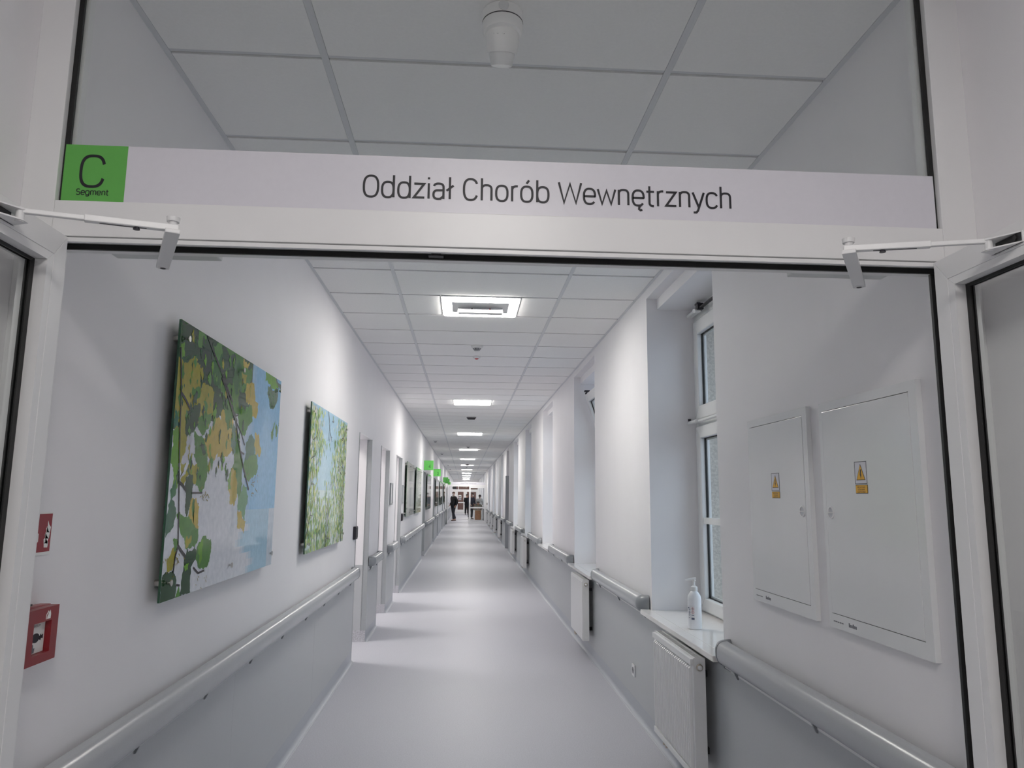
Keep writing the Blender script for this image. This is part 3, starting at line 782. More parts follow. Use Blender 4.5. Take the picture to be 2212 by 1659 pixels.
# ---- glass pictures
def jag(poly, amp, rnd, it=3):
    for _ in range(it):
        out = []
        for i, p in enumerate(poly):
            q = poly[(i+1) % len(poly)]
            L = math.hypot(q[0]-p[0], q[1]-p[1]); n = (-(q[1]-p[1])/(L+1e-9), (q[0]-p[0])/(L+1e-9)); d = rnd.uniform(-amp, amp)*L
            out += [p, ((p[0]+q[0])/2+n[0]*d, (p[1]+q[1])/2+n[1]*d)]
        poly = out
    return poly
class Art:
    def __init__(s, y0, y1, z0, z1, X): s.y0, s.y1, s.z0, s.z1, s.X = y0, y1, z0, z1, X; s.v = []; s.f = []; s.c = []; s.n = 0; s.dx = 5e-6
    def poly(s, pts, col):
        """pts in (Y, z); clipped to the picture"""
        def clip(P, ins, cut):
            out = []
            for i, a in enumerate(P):
                b = P[(i+1) % len(P)]
                if ins(a): out.append(a)
                if ins(a) != ins(b): out.append(cut(a, b))
            return out
        P = pts
        for ax, val, sg in ((0, s.y0+.0005, 1), (0, s.y1-.0005, -1), (1, s.z0+.0005, 1), (1, s.z1-.0005, -1)):
            P = clip(P, lambda a: sg*(a[ax]-val) >= 0, lambda a, b: tuple(a[k]+(b[k]-a[k])*((val-a[ax])/((b[ax]-a[ax]) or 1e-9)) for k in (0, 1)))
            if len(P) < 3: return
        s.n += 1; x = s.X+s.n*s.dx; base = len(s.v)
        s.v += [(x, p[0], p[1]) for p in P]; s.f.append(list(range(base, base+len(P)))); s.c.append(col)
    def stroke(s, pts, wd, col):
        for (a, b), (c, d) in zip(pts, pts[1:]):
            L = math.hypot(c-a, d-b) or 1e-9; nx, ny = -(d-b)/L*wd/2, (c-a)/L*wd/2
            s.poly([(a+nx, b+ny), (c+nx, d+ny), (c-nx, d-ny), (a-nx, b-ny)], col)
    def ground(s, fn, nu=40, nv=30):
        for i in range(nu):
            for j in range(nv):
                u0, u1, v0, v1 = i/nu, (i+1)/nu, j/nv, (j+1)/nv
                base = len(s.v); x = s.X
                s.v += [(x, s.y0+(s.y1-s.y0)*u, s.z0+(s.z1-s.z0)*v) for u, v in ((u0, v0), (u1, v0), (u1, v1), (u0, v1))]
                s.f.append([base, base+1, base+2, base+3]); s.c.append(fn((u0+u1)/2, (v0+v1)/2))
    def build(s, parent):
        me = bpy.data.meshes.new('print'); me.from_pydata(s.v, [], s.f)
        at = me.color_attributes.new('tint', 'FLOAT_COLOR', 'CORNER')
        i = 0
        for p, c in zip(me.polygons, s.c):
            for k in range(p.loop_total): at.data[p.loop_start+k].color = (*c, 1)
        me.materials.append(MATS['picture_print']); me.validate()
        o = bpy.data.objects.new('print', me); COL.objects.link(o); attach(o, parent); return o
def pcol(c, k=1.45): return tuple(min(.9, v*k) for v in lin(c))
def picture(y0, y1, z0, z1, label, ncol=3):
    t = thing('glass_picture', (XL, (y0+y1)/2, z0), label, 'picture')
    part('panel', 'window_glass_edge', t, (XL+.032, XL+.040, y0, y1, z0, z1))
    ys = [y0+.05+(y1-y0-.1)*i/(ncol-1) for i in range(ncol)]
    src = None
    for y in ys:
        for z in (z0+.06, z1-.06):
            if src is None:
                bm = bmesh.new(); cyl(bm, (XL+.0005, 0, 0), (XL+.0318, 0, 0), .011, n=16); cyl(bm, (XL+.0436, 0, 0), (XL+.052, 0, 0), .005, n=12); cyl(bm, (XL+.052, 0, 0), (XL+.056, 0, 0), .011, n=16)
                src = finish('standoff', bm, 'steel', t, smooth=True); src.location = (0, y, z)
            else:
                c = src.copy(); COL.objects.link(c); c.location = (0, y, z)
    return t, Art(y0, y1, z0, z1, XL+.0402)
mat('window_glass_edge', (.03, .09, .05), .08, noise=.02)

# picture 1 : lime leaves against a pale sky
P1 = (2.595, 4.02, 1.187, 2.153)
t1, A1 = picture(*P1, 'largest glass picture of dark green and yellow leaves against pale sky', 3)
rn = random.Random(3)
def sky1(u, v):
    if v > .60+.25*u and u < .62: return tuple(q*1.1 for q in lin((44, 84, 44)))
    blue = lin((112, 152, 182)); white = lin((172, 174, 182)); pale = lin((140, 170, 190))
    m = min(1, max(0, (u-.52)/.16)); m2 = min(1, max(0, (v-.22+.25*(u-.6))/.2))
    if v < .25: m = min(1, max(0, (u-.62-.08*math.sin(v*30))/.07)); 
    if u > .93 and v < .3: m *= .3
    c = [white[i]*(1-m)+(blue[i] if v > .3 else pale[i]*.85)*m for i in range(3)]
    return tuple(min(.9, q*1.8) for q in c)
A1.ground(sky1)
XP = XL+.0405
OFF = {'A': (330, 660, 4.882), 'B': (330, 980, 4.882), 'C': (480, 740, 5.1875), 'D': (480, 980, 5.1875)}
def cp(k, pts): ox, oy, s = OFF[k]; return [on_x(XP, ox+x/s, oy+y/s) for x, y in pts]
YEL, OLV, LIM, GRN, MID, DRK, TEAL, BRN = (166, 146, 62), (140, 134, 44), (92, 138, 40), (66, 112, 42), (78, 122, 58), (36, 74, 42), (72, 108, 84), (44, 40, 44)
SH = [('A', OLV, [(250,560),(440,530),(510,620),(500,800),(640,900),(640,1130),(560,1300),(400,1350),(330,1660),(190,1660),(230,1280),(255,700)]),
 ('A', LIM, [(205,1300),(275,1290),(280,1660),(190,1660)]), ('B', LIM, [(195,0),(280,0),(275,300),(180,420)]), ('B', OLV, [(280,0),(380,0),(330,180),(285,280)]),
 ('C', YEL, [(0,760),(110,790),(115,960),(105,1180),(60,1200),(10,1320),(-60,1300)]),
 ('A', YEL, [(530,1400),(640,1220),(840,1080),(840,1540),(740,1620),(690,1560),(620,1660),(560,1560)]),
 ('A', DRK, [(310,150),(840,470),(840,930),(760,1020),(700,1160),(640,1040),(650,900),(560,840),(500,810),(520,620),(470,600),(480,520),(420,540),(340,560),(300,420)]),
 ('A', LIM, [(300,400),(345,380),(340,540),(295,560)]),
 ('A', GRN, [(490,260),(570,330),(540,430),(480,410)]), ('A', MID, [(640,430),(760,440),(720,620),(650,600)]), ('A', (48,92,46), [(620,560),(800,640),(820,840),(700,880),(640,760)]),
 ('A', (28,60,38), [(520,420),(620,440),(640,600),(540,800),(500,640)]), ('A', (28,60,38), [(360,200),(470,250),(480,380),(380,420),(330,350)]),
 ('C', GRN, [(0,20),(240,170),(330,290),(330,420),(250,560),(260,790),(180,790),(100,650),(-10,560)]),
 ('C', DRK, [(0,30),(140,110),(160,300),(120,480),(40,520),(-10,420)]), ('C', (52,96,50), [(150,200),(230,300),(220,540),(150,600),(120,420)]),
 ('C', YEL, [(240,180),(310,230),(290,300),(240,260)]), ('C', OLV, [(220,330),(280,360),(270,470),(220,470)]), ('C', GRN, [(270,290),(335,300),(330,420),(290,440)]),
 ('C', YEL, [(280,450),(360,450),(370,650),(405,680),(380,860),(330,850),(310,690),(255,680)]),
 ('C', MID, [(180,800),(260,700),(330,700),(340,880),(250,1050),(190,960)]), ('C', GRN, [(30,700),(110,640),(120,800),(110,960),(60,980)]),
 ('C', DRK, [(200,520),(255,560),(260,780),(190,740)]),
 ('C', TEAL, [(310,1040),(365,1090),(360,1270),(250,1330),(265,1120)]), ('C', YEL, [(370,1000),(410,1010),(437,1180),(420,1285),(370,1260)]),
 ('C', MID, [(250,1320),(390,1270),(400,1420),(340,1500),(270,1560),(240,1450)]), ('C', GRN, [(120,1060),(200,1100),(230,1330),(220,1600),(150,1480),(130,1250)]),
 ('C', TEAL, [(120,900),(170,1000),(150,1230),(115,1240)]),
 ('D', GRN, [(140,60),(220,160),(225,340),(190,540),(160,400),(100,160)]), ('D', YEL, [(110,160),(150,180),(168,480),(130,590),(85,570),(65,400)]), ('D', LIM, [(60,300),(100,180),(95,400),(65,420)]),
 ('D', (88,134,92), [(240,335),(292,480),(250,745),(172,640),(198,460)]), ('D', YEL, [(170,640),(240,740),(262,760),(235,900),(200,830),(165,820)]),
 ('D', MID, [(240,120),(390,40),(400,160),(350,260),(290,310),(245,260)]),
 ('C', LIM, [(490,330),(590,390),(650,480),(610,510),(520,460),(485,420)]), ('C', (60,92,58), [(515,480),(640,500),(620,640),(570,750),(530,700),(508,580)]),
 ('C', (50,80,62), [(600,400),(685,455),(670,610),(630,500)]), ('C', GRN, [(590,880),(556,1115),(548,1000)]), ('C', MID, [(605,860),(622,1000),(600,1080),(595,950)]), ('C', GRN, [(640,860),(650,980),(630,930)]),
 ('A', GRN, [(420,860),(510,870),(500,960),(440,1010),(410,920)]), ('A', DRK, [(400,1070),(500,1030),(490,1180),(430,1340),(360,1390),(345,1180)]),
 ('A', (40,96,70), [(245,1070),(280,1180),(272,1290),(228,1290)]), ('A', GRN, [(480,1180),(560,1100),(625,1130),(610,1240),(520,1380),(470,1280)]),
 ('A', GRN, [(440,1290),(530,1400),(560,1480),(580,1660),(470,1660),(450,1450)]), ('A', DRK, [(490,1480),(545,1460),(575,1650),(530,1660)]),
 ('A', MID, [(540,1010),(580,1050),(570,1130),(545,1100)]), ('A', (174,176,184), [(360,1400),(420,1350),(400,1500),(360,1660),(300,1660)]),
 ('B', OLV, [(290,280),(340,220),(420,100),(530,0),(590,130),(560,280),(500,300),(400,240),(320,340)]), ('B', GRN, [(490,130),(590,130),(565,280),(500,405),(448,330),(460,240)]),
 ('B', GRN, [(430,0),(580,0),(580,110),(520,160),(450,60)]),
 ('B', DRK, [(345,260),(425,230),(415,420),(390,560),(362,665),(338,560),(350,420)]), ('B', YEL, [(400,490),(460,470),(492,560),(482,800),(430,830),(375,650)]), ('B', GRN, [(425,480),(440,480),(445,800),(430,800)]),
 ('B', (54,92,66), [(195,470),(245,580),(222,760),(135,890),(150,640)]), ('B', (50,100,60), [(185,380),(240,270),(245,420),(195,490)]),
 ('B', MID, [(250,640),(380,660),(480,800),(470,930),(440,990),(340,1000),(300,860)]), ('B', GRN, [(400,820),(480,790),(470,930),(420,980)]), ('B', OLV, [(350,880),(410,860),(400,940),(345,990)]),
 ('B', DRK, [(345,1080),(360,1000),(440,970),(478,1030),(450,1120),(400,1200),(392,1470),(275,1530),(308,1280),(330,1100)]),
 ('B', GRN, [(465,990),(540,865),(613,900),(607,1060),(560,1205),(500,1222),(455,1120)]), ('B', LIM, [(480,980),(530,900),(520,1100),(490,1180)]),
 ('B', DRK, [(95,1310),(160,1250),(220,1240),(250,1330),(232,1520),(50,1600),(85,1420)]), ('B', OLV, [(145,1150),(215,990),(250,1000),(240,1080),(200,1230),(145,1245)]),
 ('B', GRN, [(215,900),(260,900),(255,1000),(225,1040)]), ('B', GRN, [(225,1540),(270,1400),(295,1510)]), ('B', LIM, [(330,1180),(380,1150),(370,1220),(340,1240)])]
for k, c, p in SH: A1.poly(jag(cp(k, p), .20, rn, 4), pcol(c, 1.05 if c == DRK or max(c) < 70 else 1.45))
for i in range(150):   # mottling and leaf gaps inside the dark crown
    u, v = rn.uniform(.0, .62), rn.uniform(.45, 1)
    if u > .2+.5*v: continue
    y, z = P1[0]+u*1.425, P1[2]+v*.966; s = rn.uniform(.008, .03); c = rn.choice([GRN, MID, OLV, DRK, (30, 66, 40), LIM])
    A1.poly(jag([(y, z), (y+s*rn.uniform(.2, .8), z-s*.6), (y+s*.3, z-s*2.2), (y-s*.5, z-s)], .25, rn, 2), pcol(c))
for i in range(70):
    k, x, yy, sp = rn.choice([('B', 540, 430, 45), ('B', 500, 1340, 60), ('D', 340, 420, 40), ('B', 170, 1150, 70), ('B', 260, 1130, 45), ('C', 340, 1560, 50)])
    x += rn.gauss(0, sp*.6); yy += rn.gauss(0, sp)
    a = cp(k, [(x, yy), (x+rn.uniform(-16, 16), yy+rn.uniform(8, 34))]); A1.stroke(a, .0035, pcol((128, 116, 58)))
for k, wd, p in (('A', .012, [(295,440),(300,920)]), ('A', .010, [(298,920),(285,1300),(278,1660)]), ('B', .010, [(280,0),(275,300),(272,640),(265,980)]), ('B', .011, [(265,980),(235,1080),(212,1260)]), ('B', .013, [(262,970),(300,1030),(345,1090)]),
                 ('A', .012, [(300,920),(340,980),(395,1095)]), ('B', .012, [(275,300),(310,330),(350,390)]), ('A', .012, [(580,320),(660,540),(740,740),(840,1020)]), ('C', .014, [(0,390),(60,580),(120,790)]), ('C', .012, [(120,790),(150,870),(180,1100),(240,1420),(295,1650)]),
                 ('C', .008, [(150,880),(210,1010),(250,1150)]), ('C', .008, [(130,830),(180,810)]), ('C', .008, [(195,1220),(245,1250)]), ('B', .007, [(410,415),(520,412)]), ('B', .008, [(425,1200),(475,1260),(540,1230)]), ('B', .008, [(245,1385),(280,1390)])):
    A1.stroke(cp(k, p), wd, pcol(BRN))
A1.build(t1)

# picture 2 : looking up into light birch trees
def tree_art(A, seed, n, left, right, cols, skyc, base=.3, k=1.5, mid=.45):
    r = random.Random(seed); W, H = A.y1-A.y0, A.z1-A.z0; A.dx = 1e-6
    A.ground(lambda u, v: tuple(min(.9, q*k) for q in lin(skyc(u, v))), 12, 12)
    for i in range(n):
        v = r.random()**.9; u = r.random()
        dens = max(left(v)-u, u-right(v), 0)*4+(base-v)*3*(1 if v < base else 0)+(.25 if abs(u-mid) < .12 and v < .5 else 0)
        if r.random() > min(1, dens+.02): continue
        y, z, s = A.y0+u*W, A.z0+v*H, r.uniform(.012, .034)
        c = r.choice(cols)
        A.poly(jag([(y, z), (y+s*r.uniform(.3, .9), z-s*.5), (y+s*r.uniform(-.2, .4), z-s*r.uniform(1.4, 2.6)), (y-s*r.uniform(.3, .7), z-s*.8)], .25, r, 1), pcol(c, k))
    def twig(u, v, a, L, wd, dep):
        if dep == 0: return
        u2, v2 = u+math.cos(a)*L*H/W, v+math.sin(a)*L
        A.stroke([(A.y0+u*W, A.z0+v*H), (A.y0+u2*W, A.z0+v2*H)], wd, pcol((70, 70, 62), k))
        twig(u2, v2, a+r.uniform(-.5, .5), L*.8, wd*.75, dep-1)
        if r.random() < .7: twig(u2, v2, a+r.choice((-1, 1))*r.uniform(.5, 1.0), L*.6, wd*.6, dep-1)
    for u, v, a, L, wd in ((.0, .10, 1.0, .10, .012), (.02, .38, .9, .09, .010), (.92, .0, 1.6, .16, .018), (.98, .95, 3.6, .10, .014), (.4, 1.0, 5.3, .10, .012), (.45, .0, 1.2, .14, .014), (.85, .55, 2.8, .08, .010), (.05, .75, .2, .07, .009), (.03, .62, .3, .06, .008), (.55, .05, 1.9, .1, .008), (.95, .4, 1.7, .12, .014)):
        twig(u, v, a, L, wd, 4)
    return A
P2 = (4.84, 6.30, 1.175, 2.150)
t2, A2 = picture(*P2, 'glass picture of light green birch trees framing blue sky', 3)
LG = [(152, 166, 104), (132, 152, 84), (104, 134, 76), (88, 118, 64), (166, 172, 122), (142, 158, 92), (112, 144, 96), (176, 182, 146), (94, 114, 80), (186, 196, 190), (178, 192, 206)]
tree_art(A2, 5, 3600, lambda v: .34+.10*math.sin(v*9)-(.12 if v > .8 else 0), lambda v: .60+.10*math.sin(v*7+1)-(.08 if v > .75 else 0), LG,
         lambda u, v: (158-24*v, 178-16*v, 206+2*v) if v > .45 else (168, 182, 194), base=.42, mid=.5, k=1.9)
A2.build(t2)
# pictures further along
FARP = [(12.94, 14.70, 'glass picture with a grey green misty view after the third open door', 11, [(120,122,100), (140,140,118), (96,104,84)], lambda u, v: (170,172,158) if v > .55 else (140,146,138), .12, .85, .1),
        (15.46, 17.24, 'glass picture with pale green foliage beside green sign four', 12, [(120,148,84), (150,166,110), (176,184,150), (98,128,70)], lambda u, v: (198,206,186), .3, .72, .2),
        (19.98, 22.2, 'glass picture with a dark figure shape between green signs four and three', 13, [(60,70,62), (40,46,44), (120,128,120)], lambda u, v: (176,182,184), .15, .82, .1),
        (25.95, 28.5, 'glass picture with dark green trees after green sign three', 14, [(60,92,58), (40,64,44), (92,112,78)], lambda u, v: (164,174,166), .3, .7, .2),
        (30.1, 33.5, 'glass picture with dark brown and green trees before green sign two', 15, [(70,56,44), (52,72,48), (36,44,34)], lambda u, v: (160,168,160), .35, .65, .25),
        (36.1, 38.0, 'reddish dark glass picture just past green sign two', 16, [(96,62,50), (60,44,40), (110,90,70)], lambda u, v: (150,140,130), .3, .7, .2)]
for y0, y1, lb, sd, cols, sk, l, r, bs in FARP:
    tt, AA = picture(y0, y1, 1.19, 2.14, lb, 3)
    tree_art(AA, sd, 260, lambda v, l=l: l, lambda v, r=r: r, cols, sk, bs, 1.3); AA.build(tt)

# ================================================================== RIGHT WALL THINGS
# ---- electrical cabinets
def cabinet(y0, y1, z0, z1, lock_far, label, sy0, sy1, sz0, sz1):
    t = thing('electrical_cabinet', (XR, (y0+y1)/2, z0), label, 'cabinet')
    D = .018; xf = XR-D
    mitre('frame', 'cabinet_paint', t, FX, (y0, y1, z0, z1), (y0+.036, y1-.022, z0+.046, z1-.030), xf, XR-.0005, names=('frame_side', 'frame_bar'), gap=0)
    part('shadow_gap', 'dark', t, (XR-.006, XR-.004, y0+.0362, y1-.0222, z0+.0462, z1-.0302))
    part('door', 'cabinet_paint', t, (xf-.001, XR-.0065, y0+.038, y1-.0238, z0+.048, z1-.032), bevel=.0012)
    ly, lz = (y1-.035-.022, 1.503) if lock_far else (y0+.038+.024, 1.503)
    bm = bmesh.new(); lathe(bm, [(.021, 0), (.021, .004), (.017, .0045), (.0165, .0015)], 24, (xf-.001, ly, lz), (-1, 0, 0)); box(bm, xf-.006, xf-.001, ly-.0165, ly+.0165, lz-.0022, lz+.0022)
    finish('latch', bm, 'white_plastic', t, smooth=True)
    bm = bmesh.new(); lathe(bm, [(.016, 0), (.016, .0006)], 24, (xf-.0024, ly, lz), (-1, 0, 0)); finish('latch_recess', bm, 'weld', t)
    # maker's mark and small print on the bottom bar
    bm = bmesh.new(); yy = y1-.03
    for i in range(5): box(bm, xf-.0006, xf, yy-.010-i*.0135, yy-i*.0135, z0+.020, z0+.0235)
    for i in range(6): box(bm, xf-.0006, xf, yy-.105-i*.0085, yy-.099-i*.0085, z0+.017, z0+.026+(.004 if i in (0, 3) else 0)-(0))
    finish('printed_mark', bm, 'print_grey', t)
    return t
FXR = lambda u, v, w: (w, -u, v)
def sticker(y0, y1, z0, z1, label):
    x = XR-.0192
    t = thing('warning_sticker', (x, (y0+y1)/2, z0), label, 'sticker')
    h = z1-z0; zs = z0+h*.275
    c = (y0+y1)/2; wd = y1-y0
    part('white_plate', 'sign_white', t, (x-.0006, x-.0001, y0, y1, zs+.002, z1))
    mitre('border', 'print_black', t, FX, (y0, y1, zs+.002, z1), (y0+.0017, y1-.0017, zs+.0037, z1-.0017), x-.0010, x-.0006, names=('border_line', 'border_line'), gap=0)
    tri = lambda g: [(c-wd*.5+.009+g*1.7, zs+.014+g), (c+wd*.5-.009-g*1.7, zs+.014+g), (c, z1-.008-g*2.1)]
    bm = bmesh.new(); prism(bm, tri(0), FX, x-.0010, x-.0006); finish('triangle_border', bm, 'print_black', t)
    bm = bmesh.new(); prism(bm, tri(.0019), FX, x-.0013, x-.0010); finish('triangle', bm, 'amber', t)
    bm = bmesh.new(); zc = zs+.03
    prism(bm, [(c+.001, zc+.018), (c-.0045, zc+.018), (c-.0025, zc+.003), (c-.0045, zc+.002), (c-.0012, zc-.012), (c+.001, zc-.004), (c+.0035, zc+.001)], FX, x-.0016, x-.0013)
    finish('lightning', bm, 'print_black', t)
    part('text_border', 'print_black', t, (x-.0006, x-.0001, y0-.001, y1-.001, z0, zs-.0005))
    part('text_plate', 'amber', t, (x-.0010, x-.0006, y0+.0005, y1-.0025, z0+.0016, zs-.0021))
    for i, s in enumerate(('NIE DOTYKAĆ', 'URZĄDZENIE', 'ELEKTRYCZNE')):
        text_mesh('lettering', s, 'print_black', t, FXR, -c, zs-.0105-i*.0075, .0048, (.046, .040, .046)[i], w1=x-.0013, centre=True)
cabinet(2.645, 3.217, 1.120, 1.888, False, 'narrower looking white electrical cabinet beside the first window', 0, 0, 0, 0)
cabinet(1.972, 2.547, 1.120, 1.884, True, 'white electrical cabinet beside the open door leaf', 0, 0, 0, 0)
sticker(2.902, 2.977, 1.5505, 1.651, 'yellow lightning warning sticker on the cabinet beside the window')
sticker(2.250, 2.321, 1.567, 1.668, 'yellow lightning warning sticker on the cabinet beside the door leaf')

# ---- socket
t = thing('wall_socket', (XR, 5.62, .25), 'white wall socket on the grey dado past the ribbed radiator', 'socket')
part('plate', 'white_plastic', t, (XR-.014, XR-.0042, 5.578, 5.662, .25, .335), bevel=.003)
bm = bmesh.new(); lathe(bm, [(.024, 0), (.024, .0012)], 20, (XR-.014, 5.62, .292), (-1, 0, 0)); finish('well', bm, 'print_grey', t)
bm = bmesh.new()
for q in (-.0095, .0095): cyl(bm, (XR-.0152, 5.62+q, .292), (XR-.0160, 5.62+q, .292), .003, n=10)
finish('pin_hole', bm, 'dark', t)

# ---- radiators
def radiator(y0, y1, ribbed, label, group=None):
    z0, z1 = .18, .755; xf, xb = XR-.12, XR-.055
    t = thing('radiator', (XR-.09, (y0+y1)/2, z0), label, 'radiator', group)
    bm = bmesh.new(); box(bm, xf+.004, xf+.012, y0+.004, y1-.004, z0+.004, z1-.006)
    if ribbed:
        n = 23; p = (y1-y0-.05)/n
        for i in range(n):
            yc = y0+.025+p*(i+.5); hw = p*.22
            A = [bm.verts.new(q) for q in ((xf+.004, yc-hw-.005, z0+.035), (xf+.004, yc+hw+.005, z0+.035), (xf-.010, yc+hw, z0+.047), (xf-.010, yc-hw, z0+.047))]
            B = [bm.verts.new(q) for q in ((xf+.004, yc-hw-.005, z1-.045), (xf+.004, yc+hw+.005, z1-.045), (xf-.010, yc+hw, z1-.057), (xf-.010, yc-hw, z1-.057))]
            for j in range(4): bm.faces.new((A[j], A[(j+1) % 4], B[(j+1) % 4], B[j]))
            bm.faces.new(A[::-1]); bm.faces.new(B)
        for z in (z0+.004, z1-.036): box(bm, xf-.009, xf+.004, y0+.004, y1-.004, z, z+.030)
    else: box(bm, xf-.001, xf+.004, y0+.012, y1-.012, z0+.012, z1-.02)
    finish('front_panel', bm, 'radiator_paint', t, .0012)
    part('rear_panel', 'radiator_paint', t, (xb-.010, xb, y0+.004, y1-.004, z0+.004, z1-.012))
    part('convector', 'print_grey', t, (xf+.02, xb-.018, y0+.02, y1-.02, z0+.03, z1-.04))
    bm = bmesh.new(); box(bm, xf+.010, xf+.016, y0, y1, z1-.012, z1); box(bm, xb-.014, xb-.004, y0, y1, z1-.012, z1)
    for i in range(28):
        y = y0+.02+(y1-y0-.04)*i/27; box(bm, xf+.016, xb-.014, y-.0025, y+.0025, z1-.010, z1-.004)
    finish('top_grille', bm, 'radiator_paint', t)
    for y in (y0, y1-.003): part('side_cover', 'radiator_paint', t, (xf+.004, xb, y-.0015, y+.0035, z0+.004, z1), bevel=.001)
    bm = bmesh.new(); lathe(bm, [(.017, 0), (.017, .006), (.012, .008)], 20, ((xf+xb)/2+.002, y0-.0015, z1-.045), (0, -1, 0)); finish('vent_plug', bm, 'brass_steel', t, smooth=True)
    bm = bmesh.new(); lathe(bm, [(.012, 0), (.011, .006), (.008, .016), (.004, .018)], 16, ((xf+xb)/2+.002, y0-.0085, z1-.045), (0, -1, 0)); finish('vent_valve', bm, 'white_plastic', t, smooth=True)
    if not ribbed:
        bm = bmesh.new(); lathe(bm, [(.012, 0), (.012, .006), (.009, .008)], 16, ((xf+xb)/2+.002, y0-.0015, z0+.035), (0, -1, 0)); finish('lower_plug', bm, 'white_plastic', t, smooth=True)
    bm = bmesh.new(); cyl(bm, ((xf+xb)/2, y1-.08, z0+.01), ((xf+xb)/2, y1-.08, z0-.05), .010, n=12); cyl(bm, ((xf+xb)/2, y1-.08, z0-.035), (XR-.0048, y1-.08, z0-.035), .009, n=12)
    cyl(bm, ((xf+xb)/2, y1-.13, z0+.01), ((xf+xb)/2, y1-.13, z0-.05), .010, n=12); cyl(bm, ((xf+xb)/2, y1-.13, z0-.035), (XR-.0048, y1-.13, z0-.035), .009, n=12)
    finish('pipe_valve', bm, 'brass_steel', t, smooth=True)
    for y in (y0+.14, y1-.14):
        for z in (z0+.08, z1-.12): part('wall_bracket', 'dark', t, (xb, XR-.0045, y-.015, y+.015, z, z+.03))  # brackets coloured dark to merge with the shade behind the radiator
    bm = bmesh.new(); lathe(bm, [(.014, 0), (.017, .004), (.017, .03), (.013, .04)], 16, ((xf+xb)/2, y1+.002, z1-.045), (0, 1, 0)); finish('thermostat', bm, 'white_plastic', t, smooth=True)
radiator(3.80, 4.57, True, 'ribbed white radiator under the window with the sanitiser bottle')
radiator(7.31, 8.10, False, 'flat fronted white radiator under the window with the tilted top light')
GR = 'radiators under the far windows'
for n, a in enumerate((14.6, 18.1, 25.3, 29.0, 32.5, 36.1, 39.6)): radiator(a, a+.78, False, 'flat white radiator under the %s' % ['fourth window', 'fifth window, before the grey side door', 'first window past the grey side door', 'second window past the grey side door', 'third window past the grey side door', 'fourth window past the grey side door', 'last window before the far glazed doors'][n], GR)

# ---- sanitiser bottle
bx, by = 1.345, 4.357
t = thing('sanitiser_bottle', (bx, by, SZ), 'translucent white pump bottle of hand sanitiser on the first window sill', 'bottle')
bm = bmesh.new(); lathe(bm, [(.034, .0005), (.0385, .004), (.039, .015), (.039, .17), (.0365, .186), (.024, .206), (.0165, .214), (.0165, .222)], 32, (bx, by, SZ)); finish('body', bm, 'bottle', t, smooth=True)
bm = bmesh.new(); lathe(bm, [(.0185, .214), (.019, .217), (.019, .237), (.015, .240), (.010, .243), (.006, .244), (.006, .268), (.0105, .272), (.0105, .284), (.008, .287)], 24, (bx, by, SZ))
finish('pump', bm, 'white_plastic', t, smooth=True)
bm = bmesh.new()
for i in range(5):
    f = i/5; g = (i+1)/5
    cyl(bm, (bx+.010-f*.062, by-.004, SZ+.283-.008*f*f), (bx+.010-g*.062, by-.004, SZ+.283-.008*g*g), .0078-f*.003, .0078-g*.003, n=12)
finish('nozzle', bm, 'white_plastic', t, smooth=True)
def wrap(bm, a0, a1, z0, z1, r=.0394, n=10):
    A = [bm.verts.new((bx+r*math.cos(a0+(a1-a0)*i/n), by+r*math.sin(a0+(a1-a0)*i/n), SZ+z0)) for i in range(n+1)]
    B = [bm.verts.new((bx+r*math.cos(a0+(a1-a0)*i/n), by+r*math.sin(a0+(a1-a0)*i/n), SZ+z1)) for i in range(n+1)]
    for i in range(n): bm.faces.new((A[i], A[i+1], B[i+1], B[i]))
to_cam = math.atan2(-by, -bx)
bm = bmesh.new(); wrap(bm, to_cam-1.9, to_cam-.02, .055, .135); lab = finish('label', bm, 'label', t)
bm = bmesh.new()
for i, z in enumerate((.113, .108, .100, .096, .092, .088, .082, .078, .066)): wrap(bm, to_cam-1.0, to_cam-.62-(.1 if i % 3 else 0), z, z+.0022, .0397, 4)
wrap(bm, to_cam-1.2, to_cam-.86, .118, .124, .0397, 4); wrap(bm, to_cam-.5, to_cam-.05, .057, .068, .0397, 4); wrap(bm, to_cam-.5, to_cam-.1, .080, .083, .0397, 4)
finish('label_print', bm, 'label_blue', lab)
bm = bmesh.new()
for zc in (.117, .098):
    for r0, r1 in ((0, 1),):
        ac = to_cam-.28; s = .0095
        for (ua, va), (ub, vb) in zip([(-1,0),(0,1),(1,0),(0,-1)], [(0,1),(1,0),(0,-1),(-1,0)]):
            q = [(ua*s, va*s), (ub*s, vb*s), (ub*s*.8, vb*s*.8), (ua*s*.8, va*s*.8)]
            bm.faces.new([bm.verts.new((bx+.0398*math.cos(ac+u/.039), by+.0398*math.sin(ac+u/.039), SZ+zc+v)) for u, v in q])
finish('hazard_diamond', bm, 'label_red', lab)
bm = bmesh.new()
ac = to_cam-.28
for zc, hw, hh in ((.117, .0022, .0028), (.0995, .0009, .0032), (.0945, .0009, .0008)): wrap(bm, ac-hw/.039, ac+hw/.039, zc-hh, zc+hh, .0398, 2)
finish('hazard_symbol', bm, 'print_black', lab)

